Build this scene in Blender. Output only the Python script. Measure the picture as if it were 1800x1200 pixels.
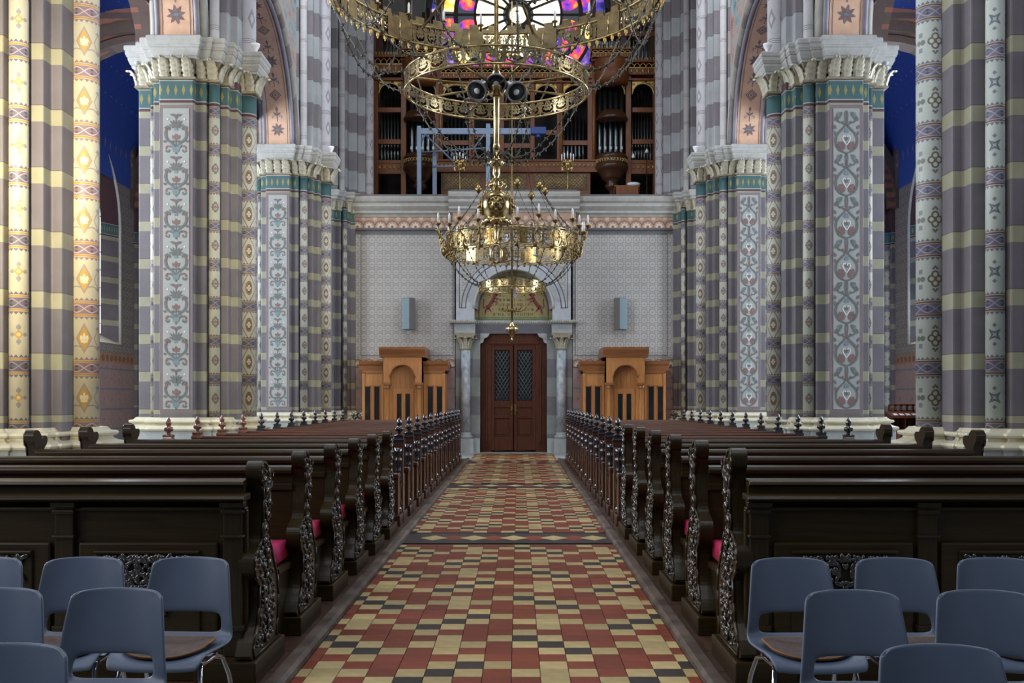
import bpy, bmesh, math, random
from mathutils import Vector, Matrix
PI = math.pi
sc = bpy.context.scene
for o in list(bpy.data.objects): bpy.data.objects.remove(o, do_unlink=True)
COL = sc.collection
# ------------------------------------------------------------------ camera
CAMX, CAMZ, F = 0.12, 1.54, 1750.0
cam = bpy.data.cameras.new('camera'); cam.sensor_width = 36.0; cam.lens = F/1800*36
cam.shift_x = -11/1800; cam.shift_y = 103/1800; cam.clip_end = 200
camo = bpy.data.objects.new('camera', cam); COL.objects.link(camo)
camo.location = (CAMX, 0, CAMZ); camo.rotation_euler = (PI/2, 0, 0)
sc.camera = camo
def PX(px, d): return CAMX + (px-911)*d/F          # pixel column at distance d -> metres
def PZ(py, d): return CAMZ - (py-703)*d/F
# ------------------------------------------------------------------ world, light, exposure
w = bpy.data.worlds.new('daylight'); sc.world = w; w.use_nodes = True
bg = w.node_tree.nodes['Background']; bg.inputs[0].default_value = (0.72, 0.84, 1.0, 1); bg.inputs[1].default_value = 0.10
def area(name, loc, target, sx, sy, power, col, spread=None):
    l = bpy.data.lights.new(name, 'AREA'); l.shape = 'RECTANGLE'; l.size = sx; l.size_y = sy; l.energy = power; l.color = col
    o = bpy.data.objects.new(name, l); COL.objects.link(o); o.location = loc
    o.rotation_euler = (Vector(target)-Vector(loc)).to_track_quat('-Z', 'Y').to_euler()
    if spread: l.spread = math.radians(spread)
    return o
for s, side in ((-1, 'left'), (1, 'right')):
    for i, y in enumerate((14.73, 21.76, 28.8)):
        area('aisle_window_light', (s*12.3, y, 6.4), (0, y, 4.0), 2.5, 5.4, 1300 if (s < 0 and i == 0) else ((450 if s < 0 else 900) if i == 2 else 800), (0.80, 0.89, 1.0))
    for i, (y, pw) in enumerate(((7.5, 120), (14.7, 240), (21.7, 530))):
        area('upper_nave_fill', (s*4.9, y, 14.6), (-s*2.0, y+1.5, 0), 2.2, 3.2, pw, (0.86, 0.92, 1.0))  # unseen lamps added high up to brighten the nave and back wall
area('dome_light', (0, 1.0, 19.0), (0, 6.0, 0), 7.0, 7.0, 950, (0.88, 0.93, 1.0))
area('aisle_window_light', (-12.3, 7.9, 6.4), (-4.6, 10.4, 4.2), 2.5, 5.4, 600, (1.0, 0.88, 0.66))
area('near_pier_warm_fill', (-3.6, 0.3, 4.0), (-6.3, 11.0, 4.1), 1.0, 2.5, 165, (1.0, 0.86, 0.60), 34)  # added lamp out of view, no window there; warms the nearest left pier
area('front_fill_left', (-8.6, 0.6, 6.5), (-2.5, 6.0, 1.0), 3.0, 6.0, 420, (0.90, 0.94, 1.0))  # added lamp out of view, brightens the chairs from the left
area('front_fill_right', (8.6, 0.6, 6.5), (4.6, 11.2, 4.4), 3.0, 6.0, 90, (0.86, 0.92, 1.0))  # weaker added lamp out of view, lights the nearest right pier
sc.view_settings.view_transform = 'Standard'; sc.view_settings.look = 'None'
sc.view_settings.gamma = 1.0; sc.view_settings.use_curve_mapping = False
sc.view_settings.exposure = 0.0
# ------------------------------------------------------------------ mesh helpers
class MB:
    def __init__(s): s.v = []; s.f = []; s.m = []; s.sm = []
    def add(s, vs, fs, mi=0, smooth=False):
        n = len(s.v); s.v.extend([tuple(p) for p in vs])
        for f in fs: s.f.append(tuple(i+n for i in f)); s.m.append(mi); s.sm.append(smooth)
    def box(s, x0, x1, y0, y1, z0, z1, mi=0):
        vs = [(x0,y0,z0),(x1,y0,z0),(x1,y1,z0),(x0,y1,z0),(x0,y0,z1),(x1,y0,z1),(x1,y1,z1),(x0,y1,z1)]
        s.add(vs, [(3,2,1,0),(4,5,6,7),(0,1,5,4),(1,2,6,5),(2,3,7,6),(3,0,4,7)], mi)
    def prism(s, poly, z0, z1, mi=0, ax='z', cap=True):
        n = len(poly)
        def P(p, h):
            return (p[0],p[1],h) if ax == 'z' else ((h,p[0],p[1]) if ax == 'x' else (p[0],h,p[1]))
        vs = [P(p,z0) for p in poly]+[P(p,z1) for p in poly]
        fs = [(i,(i+1)%n,n+(i+1)%n,n+i) for i in range(n)]
        if cap: fs += [tuple(range(n-1,-1,-1)), tuple(range(n,2*n))]
        s.add(vs, fs, mi)
    def stack(s, rings, mi=0, cap=True, smooth=False):
        n = len(rings[0]); vs = [p for r in rings for p in r]; fs = []
        for k in range(len(rings)-1):
            for i in range(n):
                j = (i+1)%n; fs.append((k*n+i,k*n+j,(k+1)*n+j,(k+1)*n+i))
        if cap: fs += [tuple(range(n-1,-1,-1)), tuple(range((len(rings)-1)*n, len(rings)*n))]
        s.add(vs, fs, mi, smooth)
    def lathe(s, prof, c=(0,0,0), n=16, mi=0, smooth=True, a0=0.0, a1=2*PI):
        full = abs(a1-a0-2*PI) < 1e-6; k = n if full else n+1
        vs = []; fs = []
        for r, z in prof:
            for i in range(k):
                a = a0+(a1-a0)*i/n; vs.append((c[0]+r*math.cos(a), c[1]+r*math.sin(a), c[2]+z))
        for q in range(len(prof)-1):
            for i in range(n):
                j = (i+1)%k if full else i+1
                fs.append((q*k+i,q*k+j,(q+1)*k+j,(q+1)*k+i))
        if full:
            if prof[0][0] > 1e-4: fs.append(tuple(range(k-1,-1,-1)))
            if prof[-1][0] > 1e-4: fs.append(tuple(range((len(prof)-1)*k, len(prof)*k)))
        s.add(vs, fs, mi, smooth)
    def tube(s, pts, r, n=6, mi=0, closed=False, smooth=True, flat=None):
        pts = [Vector(p) for p in pts]; m = len(pts); vs = []; fs = []
        ref = None
        for i, p in enumerate(pts):
            a = pts[i-1] if (i > 0 or closed) else p; b = pts[(i+1)%m] if (i < m-1 or closed) else p
            t = (b-a); t = t.normalized() if t.length > 1e-9 else Vector((0,0,1))
            if ref is None:
                ref = Vector((0,0,1)) if abs(t.z) < .9 else Vector((1,0,0))
            u = ref-t*ref.dot(t); u = u.normalized() if u.length > 1e-6 else t.orthogonal().normalized()
            ref = u; q = t.cross(u)
            rr = r[i] if isinstance(r, (list,tuple)) else r
            for k in range(n):
                an = 2*PI*k/n; vs.append(p+u*math.cos(an)*rr+q*math.sin(an)*rr*(flat or 1))
        for i in range(m if closed else m-1):
            i2 = (i+1)%m
            for k in range(n):
                k2 = (k+1)%n; fs.append((i*n+k,i*n+k2,i2*n+k2,i2*n+k))
        if not closed: fs += [tuple(range(n-1,-1,-1)), tuple(range((m-1)*n,m*n))]
        s.add(vs, fs, mi, smooth)
    def ell(s, c, rx, ry, rz, rot=None, n=6, k=3, mi=0):
        vs = []; fs = []; M = rot or Matrix.Identity(3); c = Vector(c)
        for j in range(k+1):
            ph = -PI/2+PI*j/k
            for i in range(n):
                a = 2*PI*i/n
                vs.append(c+M@Vector((rx*math.cos(ph)*math.cos(a), ry*math.cos(ph)*math.sin(a), rz*math.sin(ph))))
        for j in range(k):
            for i in range(n): fs.append((j*n+i,j*n+(i+1)%n,(j+1)*n+(i+1)%n,(j+1)*n+i))
        s.add(vs, fs, mi, True)
    def mesh(s, name, mats, recalc=True):
        me = bpy.data.meshes.new(name); me.from_pydata(s.v, [], s.f)
        for m in (mats if isinstance(mats, (list,tuple)) else [mats]): me.materials.append(m)
        me.polygons.foreach_set('material_index', s.m); me.polygons.foreach_set('use_smooth', s.sm)
        if recalc:
            b = bmesh.new(); b.from_mesh(me); bmesh.ops.remove_doubles(b, verts=b.verts, dist=1e-5)
            bmesh.ops.recalc_face_normals(b, faces=b.faces); b.to_mesh(me); b.free()
        me.update(); return me
    def build(s, name, mats, parent=None, loc=(0,0,0), rz=0, recalc=True, bevel=0, **kw):
        return link(name, s.mesh(name, mats, recalc), parent, loc, rz, bevel, **kw)
def link(name, me, parent=None, loc=(0,0,0), rz=0, bevel=0, kind=None, label=None, cat=None, group=None):
    o = bpy.data.objects.new(name, me); COL.objects.link(o); o.location = loc; o.rotation_euler = (0,0,rz)
    if parent is not None: o.parent = parent
    if bevel:
        b = o.modifiers.new('bevel', 'BEVEL'); b.width = bevel; b.segments = 2; b.limit_method = 'ANGLE'; b.angle_limit = math.radians(40)
    return tag(o, label, cat, group, kind)
def tag(o, label=None, cat=None, group=None, kind=None):
    if label: o['label'] = label
    if cat: o['category'] = cat
    if group: o['group'] = group
    if kind: o['kind'] = kind
    return o
def empty(name, loc, label=None, cat=None, group=None, rz=0, kind=None, parent=None):
    o = bpy.data.objects.new(name, None); COL.objects.link(o); o.location = loc; o.rotation_euler = (0,0,rz); o.empty_display_size = .1
    if parent is not None: o.parent = parent
    return tag(o, label, cat, group, kind)
KIDS = {}
def tree(o):
    out = {}
    for c in bpy.data.objects:
        if c.parent is not None: out.setdefault(c.parent.name, []).append(c)
    return out
def copy_tree(o, parent=None, kids=None):
    kids = kids if kids is not None else tree(o)
    c = o.copy(); COL.objects.link(c); c.parent = parent
    for ch in kids.get(o.name, []): copy_tree(ch, c, kids)
    return c
def offset(poly, d):
    n = len(poly); A = sum(poly[i][0]*poly[(i+1)%n][1]-poly[(i+1)%n][0]*poly[i][1] for i in range(n)); sg = 1 if A > 0 else -1
    out = []
    for i in range(n):
        p0, p1, p2 = Vector(poly[i-1]), Vector(poly[i]), Vector(poly[(i+1)%n])
        e1 = (p1-p0).normalized(); e2 = (p2-p1).normalized()
        n1 = Vector((e1.y,-e1.x))*sg; n2 = Vector((e2.y,-e2.x))*sg
        k = 1+n1.dot(n2); q = p1+(n1+n2)*(d/max(k, .2)); out.append((q.x, q.y))
    return out
def ringz(poly, z): return [(p[0],p[1],z) for p in poly]
# ------------------------------------------------------------------ flat ornament (2-D shapes, mapped onto a surface)
class Orn:
    def __init__(s): s.p = []
    def poly(s, pts, mi=0): s.p.append((pts, mi))
    def ribbon(s, pts, w, mi=0, mirror=False):
        n = len(pts)
        for sgn in ((1,-1) if mirror else (1,)):
            L = []; R = []
            for i in range(n):
                a = pts[max(i-1,0)]; b = pts[min(i+1,n-1)]; dx, dy = b[0]-a[0], b[1]-a[1]; l = math.hypot(dx,dy) or 1
                ww = (w[0]+(w[1]-w[0])*i/(n-1)) if isinstance(w, tuple) else w
                L.append((sgn*(pts[i][0]-dy/l*ww/2), pts[i][1]+dx/l*ww/2)); R.append((sgn*(pts[i][0]+dy/l*ww/2), pts[i][1]-dx/l*ww/2))
            for i in range(n-1): s.p.append(([L[i],R[i],R[i+1],L[i+1]], mi))
    def leaf(s, x, y, ang, l, wd, mi=0, mirror=False):
        for sgn in ((1,-1) if mirror else (1,)):
            ca, sa = math.cos(ang), math.sin(ang)
            q = [(0,0),(.25,.42),(.5,.5),(.78,.28),(1,0),(.78,-.28),(.5,-.5),(.25,-.42)]
            s.p.append(([(sgn*(x+(a*l)*ca-(b*wd)*sa), y+(a*l)*sa+(b*wd)*ca) for a, b in q], mi))
    def disc(s, x, y, r, mi=0, n=8, mirror=False):
        for sgn in ((1,-1) if mirror else (1,)):
            s.p.append(([(sgn*x+r*math.cos(2*PI*i/n), y+r*math.sin(2*PI*i/n)) for i in range(n)], mi))
    def build(s, name, mats, fn, parent=None, loc=(0,0,0), nrm=None, **kw):
        mb = MB()
        for k, (pts, mi) in enumerate(s.p):
            d = tuple(q*(k % 113)*4e-5 for q in nrm) if nrm else (0,0,0)
            mb.add([tuple(a+b for a, b in zip(fn(*p), d)) for p in pts], [tuple(range(len(pts)))], mi)
        return mb.build(name, mats, parent, loc, recalc=False, **kw)
def spiral(cx, cy, r0, r1, a0, a1, n=14):
    return [(cx+(r0+(r1-r0)*i/n)*math.cos(a0+(a1-a0)*i/n), cy+(r0+(r1-r0)*i/n)*math.sin(a0+(a1-a0)*i/n)) for i in range(n+1)]
def bez(p0, p1, p2, p3, n=10):
    out = []
    for i in range(n+1):
        t = i/n; u = 1-t
        out.append(tuple(u**3*a+3*u*u*t*b+3*u*t*t*c+t**3*d for a, b, c, d in zip(p0,p1,p2,p3)))
    return out
# ------------------------------------------------------------------ materials
class EXPR:
    def __init__(s, g, o): s.g = g; s.o = o
    def _m(s, op, b=None, c=None, rev=False): return s.g.m(op, b, s) if rev else s.g.m(op, s, b, c)
    def __add__(s, b): return s._m('ADD', b)
    __radd__ = __add__
    def __sub__(s, b): return s._m('SUBTRACT', b)
    def __rsub__(s, b): return s._m('SUBTRACT', b, rev=True)
    def __mul__(s, b): return s._m('MULTIPLY', b)
    __rmul__ = __mul__
    def __truediv__(s, b): return s._m('DIVIDE', b)
    def __lt__(s, b): return s._m('LESS_THAN', b)
    def __gt__(s, b): return s._m('GREATER_THAN', b)
    def abs(s): return s._m('ABSOLUTE')
    def fr(s): return s._m('FRACT')
    def fl(s): return s._m('FLOOR')
    def sin(s): return s._m('SINE')
    def mn(s, b): return s._m('MINIMUM', b)
    def mx(s, b): return s._m('MAXIMUM', b)
    def sq(s): return s._m('SQRT')
    def pp(s, k): return s._m('PINGPONG', k)
class G:
    def __init__(s, nt): s.nt = nt; s.tc = nt.nodes.new('ShaderNodeTexCoord')
    def m(s, op, a, b=None, c=None):
        n = s.nt.nodes.new('ShaderNodeMath'); n.operation = op
        for i, q in enumerate((a,b,c)):
            if q is None: continue
            if isinstance(q, EXPR): s.nt.links.new(q.o, n.inputs[i])
            else: n.inputs[i].default_value = q
        return EXPR(s, n.outputs[0])
    def xyz(s, which='Object'):
        n = s.nt.nodes.new('ShaderNodeSeparateXYZ'); s.nt.links.new(s.tc.outputs[which], n.inputs[0])
        return [EXPR(s, n.outputs[i]) for i in range(3)]
    def world(s):
        ge = s.nt.nodes.new('ShaderNodeNewGeometry'); n = s.nt.nodes.new('ShaderNodeSeparateXYZ'); s.nt.links.new(ge.outputs['Position'], n.inputs[0])
        return [EXPR(s, n.outputs[i]) for i in range(3)]
    def atan2(s, y, x): return s.m('ARCTAN2', y, x)
    def hyp(s, x, y): return (x*x+y*y).sq()
    def col(s, c):
        if isinstance(c, EXPR): return c
        n = s.nt.nodes.new('ShaderNodeRGB'); n.outputs[0].default_value = (*c, 1); return EXPR(s, n.outputs[0])
    def mix(s, f, a, b, mode='MIX'):
        n = s.nt.nodes.new('ShaderNodeMix'); n.data_type = 'RGBA'; n.blend_type = mode
        for i, q in ((0,f),(6,a),(7,b)):
            if isinstance(q, EXPR): s.nt.links.new(q.o, n.inputs[i])
            elif i == 0: n.inputs[0].default_value = q
            else: n.inputs[i].default_value = (*q, 1)
        return EXPR(s, n.outputs[2])
    def noise(s, scale, detail=3, which='Object', stretch=None, rough=.55):
        n = s.nt.nodes.new('ShaderNodeTexNoise'); n.inputs['Scale'].default_value = scale; n.inputs['Detail'].default_value = detail; n.inputs['Roughness'].default_value = rough
        src = s.tc.outputs[which]
        if stretch:
            mp = s.nt.nodes.new('ShaderNodeMapping'); mp.inputs['Scale'].default_value = stretch; s.nt.links.new(src, mp.inputs[0]); src = mp.outputs[0]
        s.nt.links.new(src, n.inputs['Vector']); return EXPR(s, n.outputs[0])
    def rnd(s):
        n = s.nt.nodes.new('ShaderNodeObjectInfo'); return EXPR(s, n.outputs['Random'])
    def ramp(s, f, stops):
        n = s.nt.nodes.new('ShaderNodeValToRGB'); s.nt.links.new(f.o, n.inputs[0]); e = n.color_ramp.elements
        while len(e) < len(stops): e.new(.5)
        for q, (p, c) in zip(e, stops): q.position = p; q.color = (*c, 1)
        return EXPR(s, n.outputs[0])
def mat(name, col=(.5,.5,.5), rough=.6, metal=0, fn=None, var=.12, vs=6, bump=0, bs=40, coat=0, emit=None, estr=0, spec=None, stretch=None, rv=0):
    m = bpy.data.materials.new(name); m.use_nodes = True; nt = m.node_tree; b = nt.nodes['Principled BSDF']; g = G(nt)
    c = fn(g) if fn else g.col(col)
    if var:
        nz = g.noise(vs, 4, stretch=stretch)
        c = g.mix(1.0, c, g.ramp(nz, [(.28, (1-var*1.6,)*3), (.72, (1+var*.6,)*3)]), 'MULTIPLY')
    if rv:
        k = g.rnd()*rv+(1-rv*.5)
        n = nt.nodes.new('ShaderNodeCombineColor')
        for i in range(3): nt.links.new(k.o, n.inputs[i])
        c = g.mix(1.0, c, EXPR(g, n.outputs[0]), 'MULTIPLY')
    nt.links.new(c.o, b.inputs['Base Color'])
    b.inputs['Roughness'].default_value = rough; b.inputs['Metallic'].default_value = metal
    if coat: b.inputs['Coat Weight'].default_value = coat; b.inputs['Coat Roughness'].default_value = .18
    if spec is not None: b.inputs['Specular IOR Level'].default_value = spec
    if bump:
        nz = g.noise(bs, 5, stretch=stretch); bn = nt.nodes.new('ShaderNodeBump'); bn.inputs['Strength'].default_value = bump; bn.inputs['Distance'].default_value = .01
        nt.links.new(nz.o, bn.inputs['Height']); nt.links.new(bn.outputs[0], b.inputs['Normal'])
    if emit is not None:
        e = emit(g) if callable(emit) else g.col(emit)
        nt.links.new(e.o, b.inputs['Emission Color']); b.inputs['Emission Strength'].default_value = estr
    return m
PER, PHS = .667, .536
VIO = (.142,.128,.143); CRM = (.30,.288,.20); TEAL = (.05,.12,.125); MAR = (.075,.035,.04)
def stripe_fn(top):
    def fn(g):
        x, y, z = g.xyz()
        v = ((z-PHS)/PER).fr()
        c = g.mix(v < .265, VIO, CRM)
        # fine joint lines
        c = g.mix((v-.265).abs() < .008, c, (.10,.085,.09))
        if top:
            t = z > 6.66
            d = ((z-6.88).abs()/.10+(((x+y)*7.5).fr()-.5).abs()/.22) < 1.0
            fr = g.mix(d, TEAL, (.30,.24,.07))
            fr = g.mix(((z-6.88).abs() > .155), fr, (.42,.40,.38))
            fr = g.mix(((z-6.88).abs() > .172), fr, MAR)
            c = g.mix(t, c, fr)
            c = g.mix(z < 1.30, c, VIO)
        return c
    return fn
M = {}
M['stripe'] = mat('striped_pier_paint', rough=.62, fn=stripe_fn(True), var=.1, vs=3)
def upper_fn(g):
    x, y, z = g.xyz(); v = ((z-7.8)/1.14).fr()
    c = g.mix(v < .5, (.20,.18,.19), (.36,.37,.38))
    return g.mix(((v*2).fr()-.5).abs() > .488, c, (.14,.13,.14))
M['upper'] = mat('pale_coursed_stone', rough=.7, fn=upper_fn, var=.1, vs=2)
def shaft(name, motif, circ, N, ground, rust, violet, rot=0.0, top=True, ring=None):
    def fn(g):
        x, y, z = g.xyz()
        a = (g.atan2(y, x)/(2*PI)+.5+rot)*N
        w = circ/N; uu = (a.fr()-.5)*w; vf = ((z-PHS+.06)/PER).fr(); vv = (vf-.635)*PER; au = uu.abs(); av = vv.abs()
        c = g.col(ground)
        for mk, cc in motif(g, uu, vv, au, av, w): c = g.mix(mk, c, cc)
        tooth = (((a*6).fr()-.5).abs()*-.06+.03)
        c = g.mix(av > (tooth*-1+.24), c, violet)
        bd = (vf-.135).abs()*PER
        b = g.mix(((bd-(( a*2*PI).sin().abs()*.042)).abs() < .007), violet, tuple(min(1, q*2.2) for q in violet))
        b = g.mix(((bd-.02).abs()+((a*2).fr()-.5).abs()*.12) < .016, b, tuple(q*.5 for q in violet))
        b = g.mix(bd > .058, b, ground)
        b = g.mix(bd > .063, b, rust)
        b = g.mix(bd > .083, b, ground)
        c = g.mix(bd < .09, c, b)
        if top:
            fr = g.mix(((z-6.88).abs() > .155), TEAL, (.42,.40,.38)); fr = g.mix(((z-6.88).abs() > .172), fr, MAR)
            c = g.mix(z > 6.66, c, fr)
        return c
    return mat(name, rough=.5, fn=fn, var=.07, vs=4)
def m_fleur(g, u, v, au, av, w):
    d = au/.07+av/.135
    fl = (g.hyp(u/.014, v/.06) < 1).mx(g.hyp((au-.03)/.016, (v-.005)/.028) < 1).mx(g.hyp((au-.018)/.02, (v+.035)/.014) < 1)
    e = w/2-au
    return [((v+.115-((e/w*2*PI).sin()*.03)).abs() < .008, (.34,.29,.24)), (((e-.055+av*.5).abs() < .007), (.34,.29,.24)), (d < 1.28, (.36,.30,.26)), (d < 1.0, (.58,.34,.09)), (fl, (.80,.72,.50)),
            (((e/.04+(av-.11).abs()/.03) < 1), (.32,.28,.26))]
def m_cross(g, u, v, au, av, w):
    return [((g.hyp(u, av-.075) < .024).mx(g.hyp(au-.065, v) < .022), (.30,.29,.28)), ((au < .008)*(av < .11), (.30,.29,.28)), ((av < .008)*(au < .09), (.3,.29,.28)),
            ((au+av) < .05, (.55,.33,.10)), (g.hyp(u, v) < .02, (.75,.6,.3)), (g.hyp(au-w/2, av-.1) < .02, (.35,.33,.30))]
def m_quatre(g, u, v, au, av, w):
    d = g.hyp(au-.04, v).mn(g.hyp(u, av-.05)); e = w/2-au
    return [(d < .044, (.13,.13,.11)), (d < .024, (.55,.52,.42)), (g.hyp(u, v) < .018, (.13,.13,.11)), ((g.hyp(u, av-.135) < .016).mx(g.hyp(au-.02, av-.118) < .014), (.15,.15,.15)),
            (g.hyp(e-.028, v) < .03, (.17,.18,.17)), (((e < .026)*((av-.085).abs() < .026)), (.22,.24,.26))]
def m_star(g, u, v, au, av, w):
    q = (au.mx(av) < .058)*((au.mx(av)-au.mn(av)*.45) < .034)
    return [(q, (.12,.16,.18)), ((au.mx(av)-au.mn(av)*.45) < .012, (.36,.40,.40)), ((au+(av-.10).abs()) < .024, (.15,.19,.20)), ((w/2-au)+(av-.045).abs() < .03, (.2,.22,.22))]
def m_medal(g, u, v, au, av, w):
    d = g.hyp(u/.062, v/.125); e = w/2-au
    return [((e-.02-(av*.55)).abs() < .009, (.20,.17,.16)), (d < 1.0, (.13,.085,.06)), ((d-.8).abs() < .06, (.30,.2,.12)), ((g.hyp(u, av-.035) < .022).mx(g.hyp(au-.022, v) < .02), (.50,.44,.33)), ((e/.024+(av-.13).abs()/.035) < 1, (.20,.18,.17))]
def m_cross2(g, u, v, au, av, w):
    return [((g.hyp(u, av-.07) < .026).mx(g.hyp(au-.045, v) < .026).mx(g.hyp(au-.035, av-.04) < .02), (.17,.16,.15)), ((au+av) < .035, (.30,.14,.10)), (((w/2-au)+(av-.06).abs()) < .03, (.2,.19,.18))]
CG = (.54,.50,.37)
M['sh_fleur'] = shaft('fleur_de_lis_shaft', m_fleur, 1.0, 3, CG, (.52,.27,.07), (.26,.19,.21), rot=.19)
M['sh_cross'] = shaft('cross_flower_shaft', m_cross, .6, 2, CG, (.50,.28,.09), (.16,.14,.17), rot=.43)
M['sh_quatre'] = shaft('quatrefoil_shaft', m_quatre, 1.0, 3, (.44,.48,.44), (.17,.085,.05), (.15,.14,.19), rot=-.07)
M['sh_star'] = shaft('star_shaft', m_star, .6, 2, (.44,.48,.44), (.17,.085,.05), (.15,.14,.19), rot=.08)
for q_, r1_, r2_ in (('L',.187,.42), ('R',.0,.03)):
    M['sh_medal'+q_] = shaft('medallion_shaft', m_medal, 1.0, 3, (.42,.41,.33), (.20,.11,.07), (.12,.11,.14), rot=r1_)
    M['sh_medal_s'+q_] = shaft('small_medallion_shaft', m_cross2, .6, 2, (.42,.41,.33), (.20,.11,.07), (.12,.11,.14), rot=r2_)
def pale_fn(g):
    x, y, z = g.xyz(); a = (g.atan2(y, x)/(2*PI)+.5)*4; u = (a.fr()-.5).abs(); v = ((z)/.8).fr(); vv = (v-.55).abs()
    c = g.mix((u/.34+vv/.24) < 1, (.42,.40,.42), (.25,.23,.25)); c = g.mix((u/.16+vv/.12) < 1, c, (.46,.44,.46))
    return g.mix((v < .13)*((v/.043).fr() < .35), c, (.17,.15,.16))
M['sh_pale'] = mat('pale_upper_shaft', rough=.6, fn=pale_fn, var=.08)
def pale2(g):
    x, y, z = g.xyz(); v = (z/.8).fr()
    return g.mix((v < .13)*((v/.043).fr() < .35), (.46,.44,.44), (.2,.18,.18))
M['sh_plain'] = mat('plain_upper_shaft', rough=.6, fn=pale2, var=.08)
M['panel'] = mat('ornament_ground', (.345,.35,.33), .6, var=.05)
M['panel_frame'] = mat('ornament_frame', (.20,.155,.16), .6, var=.08)
M['o_dark'] = mat('ornament_slate', (.135,.145,.14), .6, var=.1)
M['o_teal'] = mat('ornament_teal', (.165,.235,.255), .6, var=.1)
M['o_rust'] = mat('ornament_rust', (.205,.12,.11), .6, var=.1)
M['o_white'] = mat('ornament_white', (.66,.67,.66), .6, var=.05)
M['stone'] = mat('pale_carved_stone', (.46,.455,.43), .65, var=.1, vs=9, bump=.25, bs=30)
M['gilt'] = mat('gilded_stone_leaf', (.52,.48,.36), .55, var=.25, vs=14, bump=.2)
M['bell'] = mat('shadowed_bell_stone', (.30,.26,.17), .7, var=.2)  # darker tan paints the shade in the gaps behind the leaves
M['base'] = mat('cream_base_moulding', (.62,.57,.42), .3, var=.1, coat=.4)
M['plinth'] = mat('grey_plinth_stone', (.36,.38,.37), .5, var=.12, bump=.1)
M['orange'] = mat('orange_arch_paint', (.74,.46,.31), .7, var=.1)
M['pinkwall'] = mat('pink_wall_paint', (.52,.37,.29), .7, var=.1)
M['lav'] = mat('lavender_moulding', (.30,.28,.33), .55, var=.1)
M['voussoir'] = mat('grey_voussoir', rough=.65, fn=lambda g: g.mix(((g.xyz()[1]*1.3).fr() < .5), (.24,.21,.20), (.38,.36,.31)), var=.1)
def fresco(g):
    n = g.noise(1.1, 5, rough=.65); n2 = g.noise(2.3, 4)
    c = g.ramp(n, [(.32,(.06,.20,.22)),(.43,(.22,.36,.38)),(.50,(.42,.42,.40)),(.56,(.50,.28,.24)),(.66,(.42,.09,.07))])
    return g.mix(n2 > .60, c, (.46,.44,.40))
M['fresco'] = mat('painted_fresco_wall', rough=.7, fn=fresco, var=.1)
def diaper(c1, c2, c3, p=.235):
    def fn(g):
        x, y, z = g.xyz('Object'); u = ((x+y)/p).fr()-.5; v = (z/p).fr()-.5; au, av = u.abs(), v.abs(); r = g.hyp(au, av)
        c = g.mix((r-.40).abs() < .06, c1, c2)
        c = g.mix((g.hyp(au-.5, av-.5)-.22).abs() < .05, c, c2)
        c = g.mix(((au-av).abs() < .05)*(r < .34), c, c3)
        c = g.mix(au.mn(av) < .03, c, c2)
        return g.mix(av > .45, c, c3)
    return fn
M['diaper'] = mat('grey_diaper_wall', rough=.7, fn=diaper((.50,.475,.44), (.30,.285,.27), (.34,.325,.31)), var=.12, vs=.7)
M['diaper2'] = mat('olive_diaper_wall', rough=.7, fn=diaper((.30,.28,.25), (.17,.15,.13), (.22,.16,.13), .3), var=.1)
def dado(g):
    x, y, z = g.xyz()
    c = g.mix(((z/.62).fr() < .09), (.33,.22,.20), (.17,.18,.20))
    d = ((((x+y)/.55).fr()-.5).abs()+((z/.62).fr()-.55).abs()) < .06
    c = g.mix(d, c, (.20,.09,.085)); c = g.mix(z < .55, c, (.24,.24,.25))
    b = g.mix((g.hyp(((x+y)/.32).fr()-.5, (z-2.84)/.28) < .36), (.36,.18,.10), (.20,.09,.06))
    return g.mix(((z-2.84).abs() < .15), c, b)
M['dado'] = mat('painted_dado', rough=.65, fn=dado, var=.12)
def frieze(g):
    x, y, z = g.xyz(); u = ((x/.34).fr()-.5); v = (z/.30); 
    U = u*.34; V = z-.05; r = g.hyp(U, V); th = g.atan2(U, V)
    c = g.mix((r-.175).abs() < .014, (.42,.25,.17), (.17,.11,.10))
    c = g.mix(r < ((th*4.5).sin().abs()*-.045+.135), c, (.60,.53,.42)); c = g.mix(r < .04, c, (.30,.10,.08))
    e = g.hyp(.17-U.abs(), V-.24); c = g.mix(e < ((g.atan2(.17-U.abs(), .24-V)*4).sin().abs()*-.02+.07), c, (.52,.42,.32))
    return g.mix((z < .02), c, (.15,.11,.11))
M['frieze'] = mat('palmette_frieze', rough=.65, fn=frieze, var=.08)
M['cornice'] = mat('grey_cornice', (.40,.385,.35), .6, var=.12)
M['frame_dark'] = mat('dark_border_paint', (.12,.115,.125), .6)
M['portal'] = mat('pale_portal_stone', rough=.6, fn=lambda g: g.mix(((g.xyz()[2]/1.1).fr() < .5), (.44,.45,.48), (.36,.37,.38)), var=.1)
M['jamb'] = mat('striped_door_jamb', rough=.6, fn=lambda g: g.mix(((g.xyz()[2]/1.1).fr() < .5), (.23,.24,.22), (.15,.145,.15)), var=.1)
def wood(name, c1, c2, rough, coat, sx=(18,18,1.2), spec=None):
    return mat(name, rough=rough, coat=coat, spec=spec, var=0, bump=.08, bs=6, stretch=sx, fn=lambda g: g.ramp(g.noise(2.2, 5, stretch=sx), [(.3, c1), (.7, c2)]))
M['pew'] = wood('dark_oak_pew', (.020,.012,.003), (.036,.0215,.006), .36, .0, (1.2,18,18), .28)
M['pew_v'] = wood('dark_oak_upright', (.017,.0105,.003), (.032,.0195,.006), .32, .0, spec=.35)
M['red'] = wood('red_brown_pew', (.045,.015,.007), (.10,.035,.016), .32, .0, (1.2,18,18), .3)
M['red_v'] = wood('red_brown_post', (.04,.014,.008), (.075,.028,.016), .25, .7)
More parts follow.
